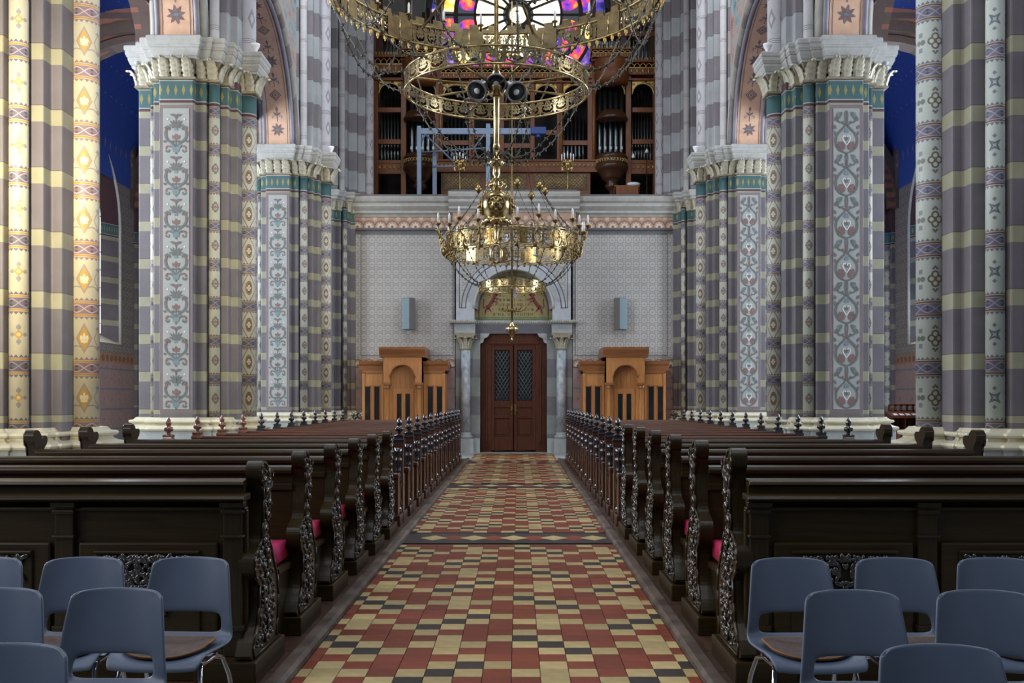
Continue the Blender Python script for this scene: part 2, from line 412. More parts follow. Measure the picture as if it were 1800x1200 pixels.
M['finial'] = mat('black_polished_turning', (.018,.013,.016), .13, var=.2, coat=1.0)
M['copper'] = wood('copper_brown_lit_finial', (.10,.035,.02), (.2,.075,.045), .25, .6)  # copper brown; on the finials it paints sunlight into the wood
M['carve'] = mat('polished_carving', (.045,.04,.036), .17, .55, var=.2, coat=1.0)
M['conf'] = wood('honey_confessional', (.36,.135,.036), (.54,.235,.07), .45, .1)
M['conf_d'] = wood('brown_confessional_trim', (.22,.075,.022), (.34,.13,.038), .42, .15, (1.2,18,18))
M['door'] = wood('dark_red_door', (.045,.012,.005), (.10,.029,.011), .5, .0, spec=.25)
M['organ'] = wood('organ_case_wood', (.15,.042,.011), (.28,.088,.023), .5, .05)
M['organ_d'] = wood('organ_dark_wood', (.05,.018,.009), (.09,.035,.016), .4, .3)
M['black'] = mat('black_rubber_and_shade', (.012,.012,.012), .8, var=0)  # plain black for feet; elsewhere painted shade in organ and lamps
M['glassdark'] = mat('dark_glass', (.012,.014,.016), .12, var=0)
M['pipe'] = mat('tin_organ_pipe', (.20,.22,.23), .36, 1.0, var=.1)
M['gold'] = mat('polished_brass', (.60,.465,.235), .24, 1.0, var=.25, vs=9, bump=.05)
M['gold_d'] = mat('aged_brass', (.36,.25,.10), .36, 1.0, var=.35, vs=12)
M['giltwood'] = mat('gilded_carving', (.80,.55,.18), .42, .35, var=.3, vs=14)
M['iron'] = mat('dark_iron_chain', (.10,.09,.07), .45, .8, var=.2)
M['candle'] = mat('white_candle', (.80,.80,.82), .4, var=.05)
M['silver'] = mat('grey_lamp_housing', (.20,.20,.21), .4, .4, var=.1)
M['lens'] = mat('lamp_lens', (.62,.62,.68), .15, var=0)
M['steel'] = mat('blue_grey_steel', (.24,.32,.44), .45, .2, var=.1)
M['hoist'] = mat('blue_hoist', (.02,.055,.25), .4, var=.1)
M['speaker'] = mat('blue_grey_speaker', (.26,.37,.42), .5, var=.05)
M['speaker_d'] = mat('speaker_side', (.13,.12,.115), .6, var=.05)
M['chair'] = mat('blue_grey_plastic', (.084,.112,.168), .42, var=.05, bump=.06, bs=220)
M['felt'] = mat('brown_felt', (.105,.072,.062), .95, var=.2, vs=40, bump=.4, bs=300)
M['felt_e'] = mat('orange_stitching', (.26,.11,.03), .9, var=.1)
M['chrome'] = mat('chrome_tube', (.55,.57,.62), .12, 1.0, var=0)
M['pink'] = mat('magenta_velvet', (.50,.012,.10), .75, var=.15, vs=8, bump=.1, bs=50)
def tilec(c, nm): return mat(nm, c, .42, var=.14, vs=9, rv=.34, bump=.03, bs=18, spec=.3)
M['t_red'] = tilec((.215,.045,.022), 'red_clay_tile'); M['t_yel'] = tilec((.50,.38,.175), 'yellow_clay_tile'); M['t_blk'] = tilec((.045,.034,.032), 'black_clay_tile')
M['grout'] = mat('tile_grout', (.10,.075,.055), .8)
M['kerb'] = mat('worn_brown_kerb', rough=.5, fn=lambda g: g.ramp(g.noise(3.5, 5), [(.4,(.055,.035,.026)),(.62,(.14,.10,.075))]), var=.1)
M['plank'] = wood('brown_floor_boards', (.035,.017,.010), (.085,.04,.02), .45, .1, (14,1.5,14))
M['vault'] = mat('blue_starry_vault', rough=.7, var=.1, fn=lambda g: g.mix(((((g.xyz()[0]/.34).fr()-.5).abs()+((g.xyz()[1]/.4).fr()-.5).abs()) < .05), (.02,.07,.32), (.45,.30,.08)))
M['rib'] = mat('patterned_brown_rib', rough=.7, var=.1, fn=lambda g: g.mix(((((g.xyz()[1]/.3).fr()-.5).abs()+((g.xyz()[2]/.3).fr()-.5).abs()) < .28), (.10,.065,.05), (.27,.10,.06)))
M['ceil'] = mat('plain_ceiling', (.42,.40,.36), .8)
M['winglass'] = mat('bright_window_glass', (.6,.7,.8), .3, var=0, emit=(.78,.88,1.0), estr=1.6)
M['lion'] = mat('heraldic_red', (.17,.022,.02), .6)
M['lintel'] = mat('dark_lintel_stone', (.12,.115,.125), .6)
M['leaflet'] = mat('printed_leaflet', (.55,.50,.52), .6, var=.4, vs=20)
# ================================================================== FLOOR
TP = .163
PAT = {0:'RRYRRRYR', 1:'RYRRRYDY', 2:'YYYRYDYR', 3:'RYRYDYRR', 4:'YRRRYRRR', 5:'DYRRRYRY', 6:'YDYRYYYR', 7:'RYDYRYRR'}
floor = MB(); floor.box(-12.8, 12.8, 2.0, 37.2, -.3, -.012)
floor = floor.build('floor', M['grout'], kind='structure')
def tmesh(w, m, nm):
    b = MB(); h = TP/2-.0018; q = w/2-.0018; e = .002
    b.stack([[(-q,-h,-.012),(q,-h,-.012),(q,h,-.012),(-q,h,-.012)], [(-q,-h,-.0015),(q,-h,-.0015),(q,h,-.0015),(-q,h,-.0015)], [(-q+e,-h+e,0),(q-e,-h+e,0),(q-e,h-e,0),(-q+e,h-e,0)]])
    return b.mesh(nm, m)
EDGE = 1.128-6.5*TP
TM = {(c, wd): tmesh(TP if wd else EDGE, M['t_'+{'R':'red','Y':'yel','D':'blk'}[c]], 'tile') for c in 'RYD' for wd in (0, 1)}
rest = MB(); n_t = 0; BANDS = (10.72, 17.54, 24.36)
r = -2; MI = {'R':0, 'Y':1, 'D':2}
while True:
    y0 = 5.548+(r-1)*TP; y1 = y0+TP
    if y1 > 28.95: break
    inb = any(y1 > b+.02 and y0 < b+.815-.02 for b in BANDS)
    if not inb:
        for c in range(-7, 8):
            k = PAT[c % 8][r % 8]; full = abs(c) < 7
            cx = c*TP if full else math.copysign(6.5*TP+EDGE/2, c)
            if n_t < 300 and y1 > 5.4:
                link('tile', TM[(k, 1 if full else 0)], floor, (cx, (y0+y1)/2, random.Random(r*31+c).uniform(-.0006,.0006))); n_t += 1
            else:
                q = (TP if full else EDGE)/2-.0018; h = TP/2-.0018; yc = (y0+y1)/2
                rest.add([(cx-q,yc-h,0),(cx+q,yc-h,0),(cx+q,yc+h,0),(cx-q,yc+h,0)], [(0,1,2,3)], MI[k])
    r += 1
for b in BANDS:
    def q(pts, mi, z): rest.add([(x, y, z) for x, y in pts], [tuple(range(len(pts)))], mi)
    q([(-1.128,b),(1.128,b),(1.128,b+.815),(-1.128,b+.815)], 2, -.001)
    for i in range(-3, 4):
        cx = i*.446+.07
        for xx, mi in ((cx, 1), (cx+.223, 0)):
            w2 = .155 if mi else .20
            lo, hi = max(-1.126, xx-w2), min(1.126, xx+w2)
            if hi-lo > .1:
                if hi-lo > 2*w2-.01: q([(xx-w2,b+.41),(xx,b+.21),(xx+w2,b+.41),(xx,b+.61)], mi, .0005 if mi else .0002)
rest.build('tile_field', [M['t_red'], M['t_yel'], M['t_blk']], floor, recalc=False, kind='stuff')
mb = MB(); mb.box(-4.7, 4.7, 28.95, 29.9, -.02, .004); mb.build('door_sill', M['plinth'], floor)
for s, nm in ((-1, 'trim_1'), (1, 'trim_2')):
    mb = MB(); x0 = s*1.128; pf = [(x0,0),(x0,.035),(x0+s*.02,.055),(x0+s*.085,.055),(x0+s*.085,0)]
    mb.prism(pf, 2.0, 25.6, ax='y'); mb.build(nm, M['kerb'], kind='structure')
    mb = MB()
    for k in range(45):
        y0 = 5.08+k*.46; xa, xb = sorted((s*1.215, s*4.7)); mb.box(xa, xb, y0, y0+.452, -.01, .03)
    mb.build('floor_platform', M['plank'], kind='structure')
    mb = MB(); mb.box(*sorted((s*1.213, s*4.7)), 2.0, 5.07, -.02, 0); mb.box(*sorted((s*4.71, s*12.5)), 2.0, 33.4, -.02, 0); mb.box(*sorted((s*1.13, s*4.7)), 25.8, 29.2, -.02, 0); mb.build('floor_stone', M['plinth'], kind='structure')
# ================================================================== PIERS
PY = (11.32, 18.14, 25.38); PXC = 5.77
front = [(-.45,.52),(-.45,.14),(-.30,.14),(-.30,0),(.30,0),(.30,.14),(.47,.14),(.47,.38),(.78,.38),(.78,.56),(.90,.56)]
capf = [(-.60,.50),(-.60,.34),(-.45,.34),(-.45,.12),(-.30,.12),(-.30,0),(.30,0),(.30,.12),(.47,.12),(.47,.17),(.67,.17),(.67,.36),(.78,.36),(.78,.54),(.81,.54),(.81,.82),(1.13,.82)]
def full(fr, s, pre=()):
    p = [(a, b-.99) for a, b in fr]; p = p+[(a, -b) for a, b in reversed(p)]
    return [(s*a, b) for a, b in p]
corner = lambda s: full([(-.85,.52)]+front, s)
capcorner = lambda s: full([(-.87,.50)]+capf, s)
leafmb = MB()
prof = [(0,.015,.046),(.05,.022,.058),(.085,.03,.046),(.13,.042,.066),(.165,.05,.05),(.205,.066,.064),(.245,.09,.046),(.28,.12,.05),(.315,.155,.034),(.32,.185,.026),(.295,.20,.010)]
for side in (0, 1):
    rings = []
    for z, o, wd in prof:
        t = .018*side
        rings.append([(-wd,-(o-t)+.03,z-.012),(-wd*.5,-(o-t)-.014,z),(0,-(o-t)+.014,z+.006),(wd*.5,-(o-t)-.014,z),(wd,-(o-t)+.03,z-.012)])
    for k in range(len(rings)-1):
        for i in range(4): leafmb.add([rings[k][i],rings[k][i+1],rings[k+1][i+1],rings[k+1][i]], [(0,1,2,3)], 0, True)
LEAF = leafmb.mesh('leaf', M['gilt'])
VOL = MB()
for k in range(2):
    VOL.ell((0, -.08-.06*k, .03+.07*k), .07, .05, .045)
VOL = VOL.mesh('leaf_bud', M['stone'])
def panel_left():
    o = Orn(); U = .75
    for k in range(7):
        y = k*U
        o.poly([(-.045,y+.02),(.045,y+.02),(.07,y+.11),(-.07,y+.11)], 1); o.leaf(.03,y+.10,.6,.09,.045,1,True); o.disc(0,y+.0,.02,0)
        o.ribbon(bez((.02,y+.12),(.08,y+.22),(.2,y+.2),(.185,y+.38)), (.028,.05), 0, True)
        o.ribbon(spiral(.135,y+.42,.055,.012,.2,3.9), (.05,.02), 0, True)
        o.ribbon(bez((.05,y+.10),(.12,y+.12),(.17,y+.16),(.175,y+.07)), (.02,.03), 2, True)
        o.ribbon(spiral(.14,y+.05,.038,.012,0.2,-4.4), (.03,.016), 0, True)
        o.leaf(.19,y+.36,1.9,.14,.05,2,True); o.leaf(.17,y+.20,.3,.06,.05,0,True)
        o.ribbon([(0,y+.11),(0,y+.30)], .016, 0); o.leaf(0,y+.25,PI/2,.10,.07,2); o.leaf(.01,y+.24,.9,.10,.05,2,True); o.leaf(.01,y+.20,.2,.08,.045,0,True)
        o.poly([(-.035,y+.40),(.035,y+.40),(.02,y+.45),(-.02,y+.45)], 1); o.ribbon([(-.07,y+.455),(.07,y+.455)], .022, 0)
        o.ribbon([(0,y+.46),(0,y+.62)], .016, 0)
        for an, l in ((.25,.13),(.8,.15),(1.2,.13)): o.leaf(.008,y+.47,an,l,.04,0,True)
        o.leaf(0,y+.6,PI/2,.09,.05,2); o.leaf(.0,y+.66,.25,.11,.05,0,True); o.disc(.15,y+.60,.016,3,mirror=True)
    return o
def panel_right():
    o = Orn(); U = .75
    for k in range(7):
        y = k*U
        o.ribbon(bez((0,y+.0),(.12,y+.03),(.2,y+.1),(.19,y+.25)), (.028,.044), 0, True)
        o.ribbon(bez((.19,y+.25),(.18,y+.36),(.08,y+.40),(.02,y+.49)), (.044,.03), 0, True)
        o.ribbon(spiral(.10,y+.13,.075,.02,-1.2,2.4), (.03,.018), 0, True)
        o.leaf(.04,y+.09,.9,.15,.12,2,True); o.leaf(.05,y+.12,.25,.13,.07,2,True); o.leaf(.04,y+.06,1.3,.14,.06,2,True); o.leaf(.05,y+.08,-.3,.10,.06,2,True)
        o.ribbon(bez((0,y+.14),(.06,y+.22),(.085,y+.27),(.055,y+.30),7)+bez((.055,y+.30),(.03,y+.315),(.008,y+.30),(.012,y+.265),5), .018, 3, True)
        o.leaf(0,y+.22,PI/2,.08,.06,0); o.leaf(0,y+.25,.5,.04,.03,0,True)
        o.leaf(.19,y+.30,1.4,.10,.04,0,True); o.leaf(0,y+.36,PI/2,.09,.07,1); o.leaf(0,y+.37,.4,.05,.04,1,True)
        o.ribbon(spiral(.115,y+.60,.07,.014,-2.6,1.9), (.03,.02), 0, True); o.ribbon(bez((.02,y+.49),(.05,y+.53),(.07,y+.52),(.08,y+.545),5), .026, 0, True)
        o.ribbon(bez((.02,y+.49),(-.01,y+.56),(.05,y+.66),(0,y+.75)), .024, 0, True); o.leaf(.17,y+.64,2.4,.13,.09,0,True); o.leaf(.20,y+.56,1.8,.10,.05,0,True); o.leaf(.19,y+.42,1.2,.09,.05,0,True); o.ribbon(spiral(.13,y+.69,.035,.01,-1.5,2.5,9), (.03,.014), 1, True)
        o.leaf(0,y+.55,PI/2,.07,.05,2); o.leaf(0,y+.55,-PI/2,.07,.05,2)
    return o
def make_pier(side, yc, big, small, thin, label):
    s = 1 if side < 0 else -1                                  # towards the nave
    root = empty('pier', (side*PXC, yc, 0), label, 'pillar', 'painted piers along the nave')
    co = corner(s); cp = capcorner(s)
    MB.prism(b := MB(), co, .9, 7.2); b.build('pier_body', M['stripe'], root, bevel=.02)
    for (a, bb, r, mt, nm) in ((.57,.275,.098,small,'slim_shaft'), (.96,.99,.16,big,'shaft'), (-.535,.43,.066,thin,'slim_shaft'), (.57,1.705,.098,small,'slim_shaft')):
        b = MB(); b.lathe([(r,0),(r,6.14)], n=24)
        o = b.build(nm, mt, root, (s*a, bb-.99, 0)); o.data.transform(Matrix.Translation((0,0,1.0))); 
    b = MB()                                                    # base
    po = offset(cp, .0); q = [(.17,0),(.17,.30),(.13,.33),(.13,.99),(.14,1.012)]
    b.stack([ringz(offset(po, d), z) for d, z in q]); b.build('plinth', M['plinth'], root, bevel=.01)
    b = MB(); q = [(d, 1.24-(1.24-z)*.68) for d, z in [(.13,.90),(.16,.915),(.175,.955),(.16,.995),(.11,1.01),(.065,1.05),(.06,1.09),(.10,1.10),(.115,1.135),(.10,1.17),(.05,1.18),(.03,1.21),(.015,1.24)]]
    b.stack([ringz(offset(po, d), z) for d, z in q]); b.build('base_moulding', M['base'], root, bevel=.008)
    b = MB(); q = [(.02,7.06),(.035,7.07),(.035,7.10),(.0,7.12),(.0,7.28),(.05,7.40)]
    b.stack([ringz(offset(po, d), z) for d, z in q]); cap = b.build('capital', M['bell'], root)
    n = len(cp)
    A = sum(cp[i][0]*cp[(i+1)%n][1]-cp[(i+1)%n][0]*cp[i][1] for i in range(n)); sg = 1 if A > 0 else -1
    for i in range(n):
        p, q2 = Vector(cp[i]), Vector(cp[(i+1)%n]); e = q2-p; L = e.length
        if L < .13: continue
        nrm = Vector((e.y,-e.x))*sg/L
        if nrm.y > .5 : continue                                # the far side is plain
        k = max(1, round(L/.185))
        for j in range(k):
            c = p+e*((j+.5)/k); o = link('leaf', LEAF, cap, (c.x+nrm.x*.015, c.y+nrm.y*.015, 7.10), math.atan2(nrm.x, -nrm.y)); o.scale = (min(1.75, L/k/.118),1.05,.98)
    for c in ((-.87,-.31),(-.74,-.50),(-.5,-.66),(-.9,-.46)):
        for z in (7.38, 7.5): link('leaf_bud', VOL, cap, (s*c[0], c[1], z), 0.6*s)
    b = MB(); q = [(.04,7.39),(.07,7.40),(.07,7.44),(.085,7.45),(.12,7.53),(.12,7.57),(.14,7.58),(.14,7.60),(.155,7.62),(.155,7.68),(.17,7.70),(.17,7.76),(.15,7.78)]
    b.stack([ringz(offset(po, d), z) for d, z in q]); b.build('abacus', M['stone'], root, bevel=.006)
    b = MB(); b.box(-.285,.285,-1.0,-.985,1.32,6.62,0); b.box(-.225,.225,-1.006,-.99,1.38,6.56,1); b.build('painted_panel', [M['panel_frame'], M['panel']], root)
    o = panel_left() if side < 0 else panel_right()
    o.build('panel_ornament', [M['o_dark'], M['o_teal'], M['o_rust'], M['o_white']], lambda x, y: (x*.97, -1.009, 1.40+y*.975), root, kind='stuff', nrm=(0,-1,0))
    b = MB(); b.lathe([(.03,0),(.05,.02),(.03,.04),(.075,.12),(.085,.17),(.07,.165),(.0,.08)], n=12); b.build('uplight', M['candle'], root, (s*1.16, -.22, 7.775))
    # the cluster that climbs the nave wall above the capital
    up = full([(.30,.16),(.47,.16),(.47,.38),(.78,.38),(.78,.56),(.90,.56)], s)
    b = MB(); b.prism(up, 7.78, 17.5); b.build('upper_cluster', M['upper'], root, bevel=.02)
    for a, bb, r, mt in ((.57,.28,.085,M['sh_plain']), (.96,.99,.15,M['sh_pale'])):
        b = MB(); b.lathe([(r+.03,7.76),(r+.03,7.82),(r,7.86),(r,17.5)], n=20); b.build('upper_shaft', mt, root, (s*a, bb-.99, 0))
    return root
make_pier(-1, PY[0], M['sh_fleur'], M['sh_cross'], M['sh_cross'], 'sunlit left pier with gold fleur-de-lis shafts at the left picture edge')
make_pier(-1, PY[1], M['sh_medalL'], M['sh_medal_sL'], M['sh_medal_sL'], 'left pier with vase arabesque panel and gilded leaf capital, nearer of the two whole ones')
make_pier(-1, PY[2], M['sh_medalL'], M['sh_medal_sL'], M['sh_medal_sL'], 'farther left pier with arabesque panel, beside the gallery wall')
make_pier(1, PY[0], M['sh_quatre'], M['sh_star'], M['sh_star'], 'grey right pier with dark quatrefoil shafts at the right picture edge')
make_pier(1, PY[1], M['sh_medalR'], M['sh_medal_sR'], M['sh_medal_sR'], 'right pier with white heart arabesque panel, nearer of the two whole ones')
make_pier(1, PY[2], M['sh_medalR'], M['sh_medal_sR'], M['sh_medal_sR'], 'farther right pier with scroll panel, beside the gallery wall')
# responds beside the gallery wall
for side, sd in ((-1, 'left'), (1, 'right')):
    s = -side
    root = empty('respond_pier', (side*PXC, 29.2, 0), f'slender {sd} wall pier at the corner of the gallery front', 'pillar', 'corner piers of the gallery')
    pl = [(-.3,-.75),(.62,-.75),(.62,-.6),(.78,-.6),(.78,-.35),(1.0,-.35),(1.0,-.12),(1.12,-.12),(1.12,.8),(-.3,.8)]
    pl = [(s*a, b) for a, b in pl]
    b = MB(); b.prism(pl, .9, 7.2); b.build('pier_body', M['stripe'], root, bevel=.015)
    b = MB(); b.lathe([(.07,1.0),(.07,7.1)], n=16); b.build('shaft', M['sh_medal_sL'], root, (s*.88, -.45, 0))
    b = MB(); b.box(*sorted((s*.3, s*.58)), -.765,-.74,1.32,6.6,0); b.box(*sorted((s*.335, s*.545)), -.77,-.76,1.36,6.56,1); b.build('painted_panel', [M['panel_frame'], M['panel']], root)
    o = panel_left() if side < 0 else panel_right()
    o.build('panel_ornament', [M['o_dark'], M['o_teal'], M['o_rust'], M['o_white']], lambda x, y: (s*.44+x*.44, -.773, 1.40+y*.975), root, kind='stuff', nrm=(0,-1,0))
    for nm, mt, q in (('plinth', 'plinth', [(.12,0),(.12,.88),(.14,.9)]), ('base_moulding', 'base', [(.14,.90),(.16,.95),(.12,1.01),(.07,1.07),(.1,1.13),(.06,1.18),(.01,1.24)]),
                      ('capital', 'gilt', [(.02,6.98),(.03,7.02),(.02,7.05),(.07,7.28)]), ('abacus', 'stone', [(.06,7.27),(.1,7.29),(.1,7.33),(.16,7.38),(.16,7.44),(.18,7.47),(.18,7.52),(.15,7.54)])):
        b = MB(); b.stack([ringz(offset(pl, d), z) for d, z in q]); c = b.build(nm, M[mt], root, bevel=.006)
        if nm == 'capital':
            for (x0, y0, x1, y1) in ((.3,-.75,.62,-.75),(.62,-.6,.78,-.6),(.78,-.35,1.0,-.35),(1.0,-.12,1.12,-.12)):
                k = max(1, round((x1-x0)/.13))
                for j in range(k):
                    o = link('leaf', LEAF, c, (s*(x0+(x1-x0)*(j+.5)/k), y0-.03, 7.0)); o.scale = (.85,.8,.8)
    # tall cluster standing on the gallery corner
    up = [(s*a, b) for a, b in ((.35,-.2),(.62,-.2),(.62,.1),(.85,.1),(.85,.45),(1.08,.45),(1.08,.75),(1.28,.75),(1.28,1.6),(.35,1.6))]
    b = MB(); b.prism(up, 7.5, 17.5); b.build('upper_cluster', M['upper'], root, bevel=.02)
    for a, bb, r, mt in ((.72,-.02,.09,M['sh_plain']), (1.38,.95,.13,M['sh_pale'])):
        b = MB(); b.lathe([(r+.03,7.5),(r+.03,7.56),(r,7.6),(r,17.5)], n=20); b.build('upper_shaft', mt, root, (s*a, bb, 0))
# ================================================================== NAVE WALLS WITH ARCHES, AISLES
def arch_pts(y0, y1, zs, rise, n=22):
    c, h = (y0+y1)/2, (y1-y0)/2
    return [(c-h*math.cos(PI*i/n), zs+rise*math.sin(PI*i/n)) for i in range(n+1)]
BAYS = [(PY[0]+.85, PY[1]-.85, 2.77), (PY[1]+.85, PY[2]-.85, 2.77), (PY[2]+.85, 28.5, 2.35)]
ZS, ZT = 7.78, 17.5
for side, nm in ((-1, 'wall_left'), (1, 'wall_right')):
    s = -side
    def WX(a): return side*PXC+s*a
    mb = MB()
    for (y0, y1, rise) in BAYS:
        P = arch_pts(y0, y1, ZS, rise)
        for (ya, za), (yb, zb) in zip(P, P[1:]):
            for a, mi in ((.42, 0), (-.5, 2)):
                x = WX(a); zo = 1.0
                mb.add([(x,ya,za),(x,yb,zb),(x,yb,zb+.5),(x,ya,za+.5)], [(0,1,2,3)], 1 if mi == 0 else 2)
                mb.add([(x,ya,za+.5),(x,yb,zb+.5),(x,yb,ZT),(x,ya,ZT)], [(0,1,2,3)], mi)
            mb.add([(WX(-.5),ya,za),(WX(.42),ya,za),(WX(.42),yb,zb),(WX(-.5),yb,zb)], [(0,1,2,3)], 3)
    for yc in PY: mb.box(*sorted((WX(-.5), WX(.42))), yc-.85, yc+.85, ZS, ZT, 2)
    wl = mb.build(nm, [M['fresco'], M['pinkwall'], M['ceil'], M['voussoir']], kind='structure')
    for (y0, y1, rise) in BAYS:
        h = (y1-y0)/2; c = (y0+y1)/2
        def ap(o, x): return [(x, c-(h-o)*math.cos(PI*i/30), ZS+(rise-o)*math.sin(PI*i/30)) for i in range(31)]
        for a, o, r, mt in ((.43,-.10,.06,'stone'), (.41,.0,.075,'voussoir'), (.345,.10,.05,'lav'), (.40,-.2,.035,'cornice'), (-.40,.05,.07,'voussoir'), (-.33,.1,.05,'lav')):
            b = MB(); b.tube(ap(o, WX(a)), r, 8); b.build('arch_moulding', M[mt], wl)
        b = MB(); A = ap(.12, WX(-.29)); B = ap(.12, WX(.29)); C = ap(.0, WX(-.29)); D = ap(.0, WX(.29))
        for i in range(30):
            b.add([A[i],A[i+1],B[i+1],B[i]], [(0,1,2,3)]); b.add([A[i],A[i+1],C[i+1],C[i]], [(0,1,2,3)]); b.add([B[i],B[i+1],D[i+1],D[i]], [(0,1,2,3)])
        b.build('arch_soffit', M['orange'], wl)
        o = Orn(); Ltot = PI*(h+rise)/2
        for k in range(int(Ltot/.85)):
            y = .2+k*.85
            if k % 2 == 0:
                for j in range(8): o.leaf(.0, y+.2, j*PI/4+.2, .17, .07, 0 if j % 2 else 1)
                o.disc(0, y+.2, .045, 2)
            else:
                o.ribbon([(-.13,y+.2),(0,y+.33),(.13,y+.2),(0,y+.07),(-.13,y+.2)], .03, 1); o.ribbon([(-.08,y+.2),(0,y+.28),(.08,y+.2),(0,y+.12),(-.08,y+.2)], .025, 0); o.disc(0,y+.2,.03,1)
            o.ribbon([(0,y+.4),(0,y+.75)], .018, 1); o.leaf(0,y+.55,.7,.12,.05,1,True); o.leaf(0,y+.65,PI/2,.12,.06,0); o.ribbon(spiral(.09,y+.5,.05,.015,2.6,-1.5,8), .018, 1, True)
        o.ribbon([(.24, Ltot*i/40) for i in range(41)], .014, 1, True)
        def fn(x, t):
            q = min(1, max(0, t/Ltot))*PI; return (WX(x), c-(h-.125)*math.cos(q), ZS+(rise-.125)*math.sin(q))
        def fn2(x, t):
            q = (1-min(1, max(0, t/Ltot)))*PI; return (WX(x), c-(h-.125)*math.cos(q), ZS+(rise-.125)*math.sin(q))
        o.build('soffit_ornament', [M['o_rust'], M['panel_frame'], M['o_teal']], fn2, wl, kind='stuff')
    # aisle: outer wall with a splayed window, dado, barrel vault, transverse ribs
    xa = side*12.5; mb = MB(); Y0, Y1 = 4.0, 33.4
    wins = (7.9, 14.73, 21.76, 28.8); WH, SH, zs0, zs1 = 2.0, 2.7, 3.3, 7.0
    ys = [Y0]+[v for c in wins for v in (c-SH, c+SH)]+[Y1]
    for i in range(0, len(ys), 2): mb.box(*sorted((xa, xa+side*.15)), ys[i], ys[i+1], 2.98, 13.0, 0); 
    mb.box(*sorted((xa, xa+side*.15)), Y0, Y1, 0, 2.98, 1)
    for c in wins:
        mb.box(*sorted((xa, xa+side*.15)), c-SH, c+SH, 2.98, zs0, 0)
        P = arch_pts(c-SH, c+SH, zs1, SH); Q = arch_pts(c-WH, c+WH, zs1, WH); xg = xa+side*.3
        for (ya, za), (yb, zb), (yc, zc), (yd, zd) in zip(P, P[1:], Q, Q[1:]):
            mb.add([(xa,ya,za),(xa,yb,zb),(xa,yb,13.0),(xa,ya,13.0)], [(0,1,2,3)], 0)
            mb.add([(xa,ya,za),(xa,yb,zb),(xg,yd,zd),(xg,yc,zc)], [(0,1,2,3)], 2)
        for e in (-1, 1): mb.add([(xa,c+e*SH,zs0),(xa,c+e*SH,zs1),(xg,c+e*WH,zs1),(xg,c+e*WH,zs0+.25)], [(0,1,2,3)], 2)
        mb.add([(xa,c-SH,zs0),(xa,c+SH,zs0),(xg,c+WH,zs0+.25),(xg,c-WH,zs0+.25)], [(0,1,2,3)], 3)
    aw = mb.build('wall_aisle_'+nm[5:], [M['diaper2'], M['dado'], M['stripe'], M['base']], kind='structure')
    for k, c in enumerate(wins):
        b = MB(); b.add([(xg, y, z) for y, z in [(c-WH,zs0+.3)]+arch_pts(c-WH, c+WH, zs1, WH)+[(c+WH,zs0+.3)]], [tuple(range(25))])
        wo = b.build(f'window_{k+1 if side < 0 else k+5}', M['winglass'], kind='structure', recalc=False)
        b = MB(); b.tube([(xa-side*.02, y, z) for y, z in [(c-SH,zs0)]+arch_pts(c-SH, c+SH, zs1, SH)+[(c+SH,zs0)]], .045, 8); b.build('window_frame', M['stone'], wo)
        b = MB()
        for j in range(-1, 2): b.box(*sorted((xg-side*.03, xg)), c+j*.66-.02, c+j*.66+.02, zs0+.3, zs1+1.0)
        for j in range(8): b.box(*sorted((xg-side*.03, xg)), c-WH, c+WH, zs0+.6+j*.55, zs0+.62+j*.55)
        b.build('glazing_bars', M['iron'], wo)
    b = MB(); xi = side*6.27; c = (xi+xa)/2; h = abs(xa-xi)/2; n = 12
    for i in range(n):
        a0, a1 = PI*i/n, PI*(i+1)/n
        b.add([(c-h*math.cos(a0),Y0,8.4+4.4*math.sin(a0)),(c-h*math.cos(a1),Y0,8.4+4.4*math.sin(a1)),(c-h*math.cos(a1),Y1,8.4+4.4*math.sin(a1)),(c-h*math.cos(a0),Y1,8.4+4.4*math.sin(a0))], [(0,1,2,3)], 0, True)
    b.build('ceiling_aisle_'+nm[5:], M['vault'], kind='structure')
    for yc in PY+(33.0,):
        b = MB()
        for rr, th, hw in ((1.06,.25,.62),(.98,.22,.45),(.90,.16,.25)):
            for i in range(20):
                a0, a1 = PI*i/20, PI*(i+1)/20
                def pt(a, q, y): return (c-h*q*math.cos(a), y, 7.8+3.3*q*math.sin(a))
                i0, o0 = rr-th/h, rr
                b.add([pt(a0,i0,yc-hw),pt(a1,i0,yc-hw),pt(a1,o0,yc-hw),pt(a0,o0,yc-hw),pt(a0,i0,yc+hw),pt(a1,i0,yc+hw),pt(a1,o0,yc+hw),pt(a0,o0,yc+hw)], [(0,1,2,3),(4,5,6,7),(0,1,5,4),(2,3,7,6)])
        b.build('aisle_rib', M['rib'], aw)
        b = MB(); b.lathe([(.2,0),(.2,1.0),(.16,1.05),(.17,1.15),(.11,1.2),(.11,6.6),(.13,6.65),(.2,6.95),(.22,7.1)], n=16); b.build('wall_shaft', M['sh_medal_sL'], aw, (xa-side*.13, yc, 0))
        b = MB(); b.box(*sorted((xa-side*.1, xa)), yc-.3, yc+.3, 0, 8.0); b.build('wall_pilaster', M['stripe'], aw)
    for wy in wins:                                            # painted wall arches around the windows
        b = MB(); b.tube([(xa-side*.02, y, z) for y, z in arch_pts(wy-3.9, wy+3.9, 8.2, 3.7, 26)], .16, 6, flat=2.2); b.build('wall_rib', M['rib'], aw)
    b = MB(); b.box(*sorted((side*5.5, side*12.7)), 33.4, 33.7, 0, 13.0); b.box(*sorted((side*5.45, side*5.75)), 29.9, 33.4, 0, 13.0); b.build('wall_aisle_end_'+nm[5:], M['diaper2'], kind='structure')
mb = MB(); n = 16
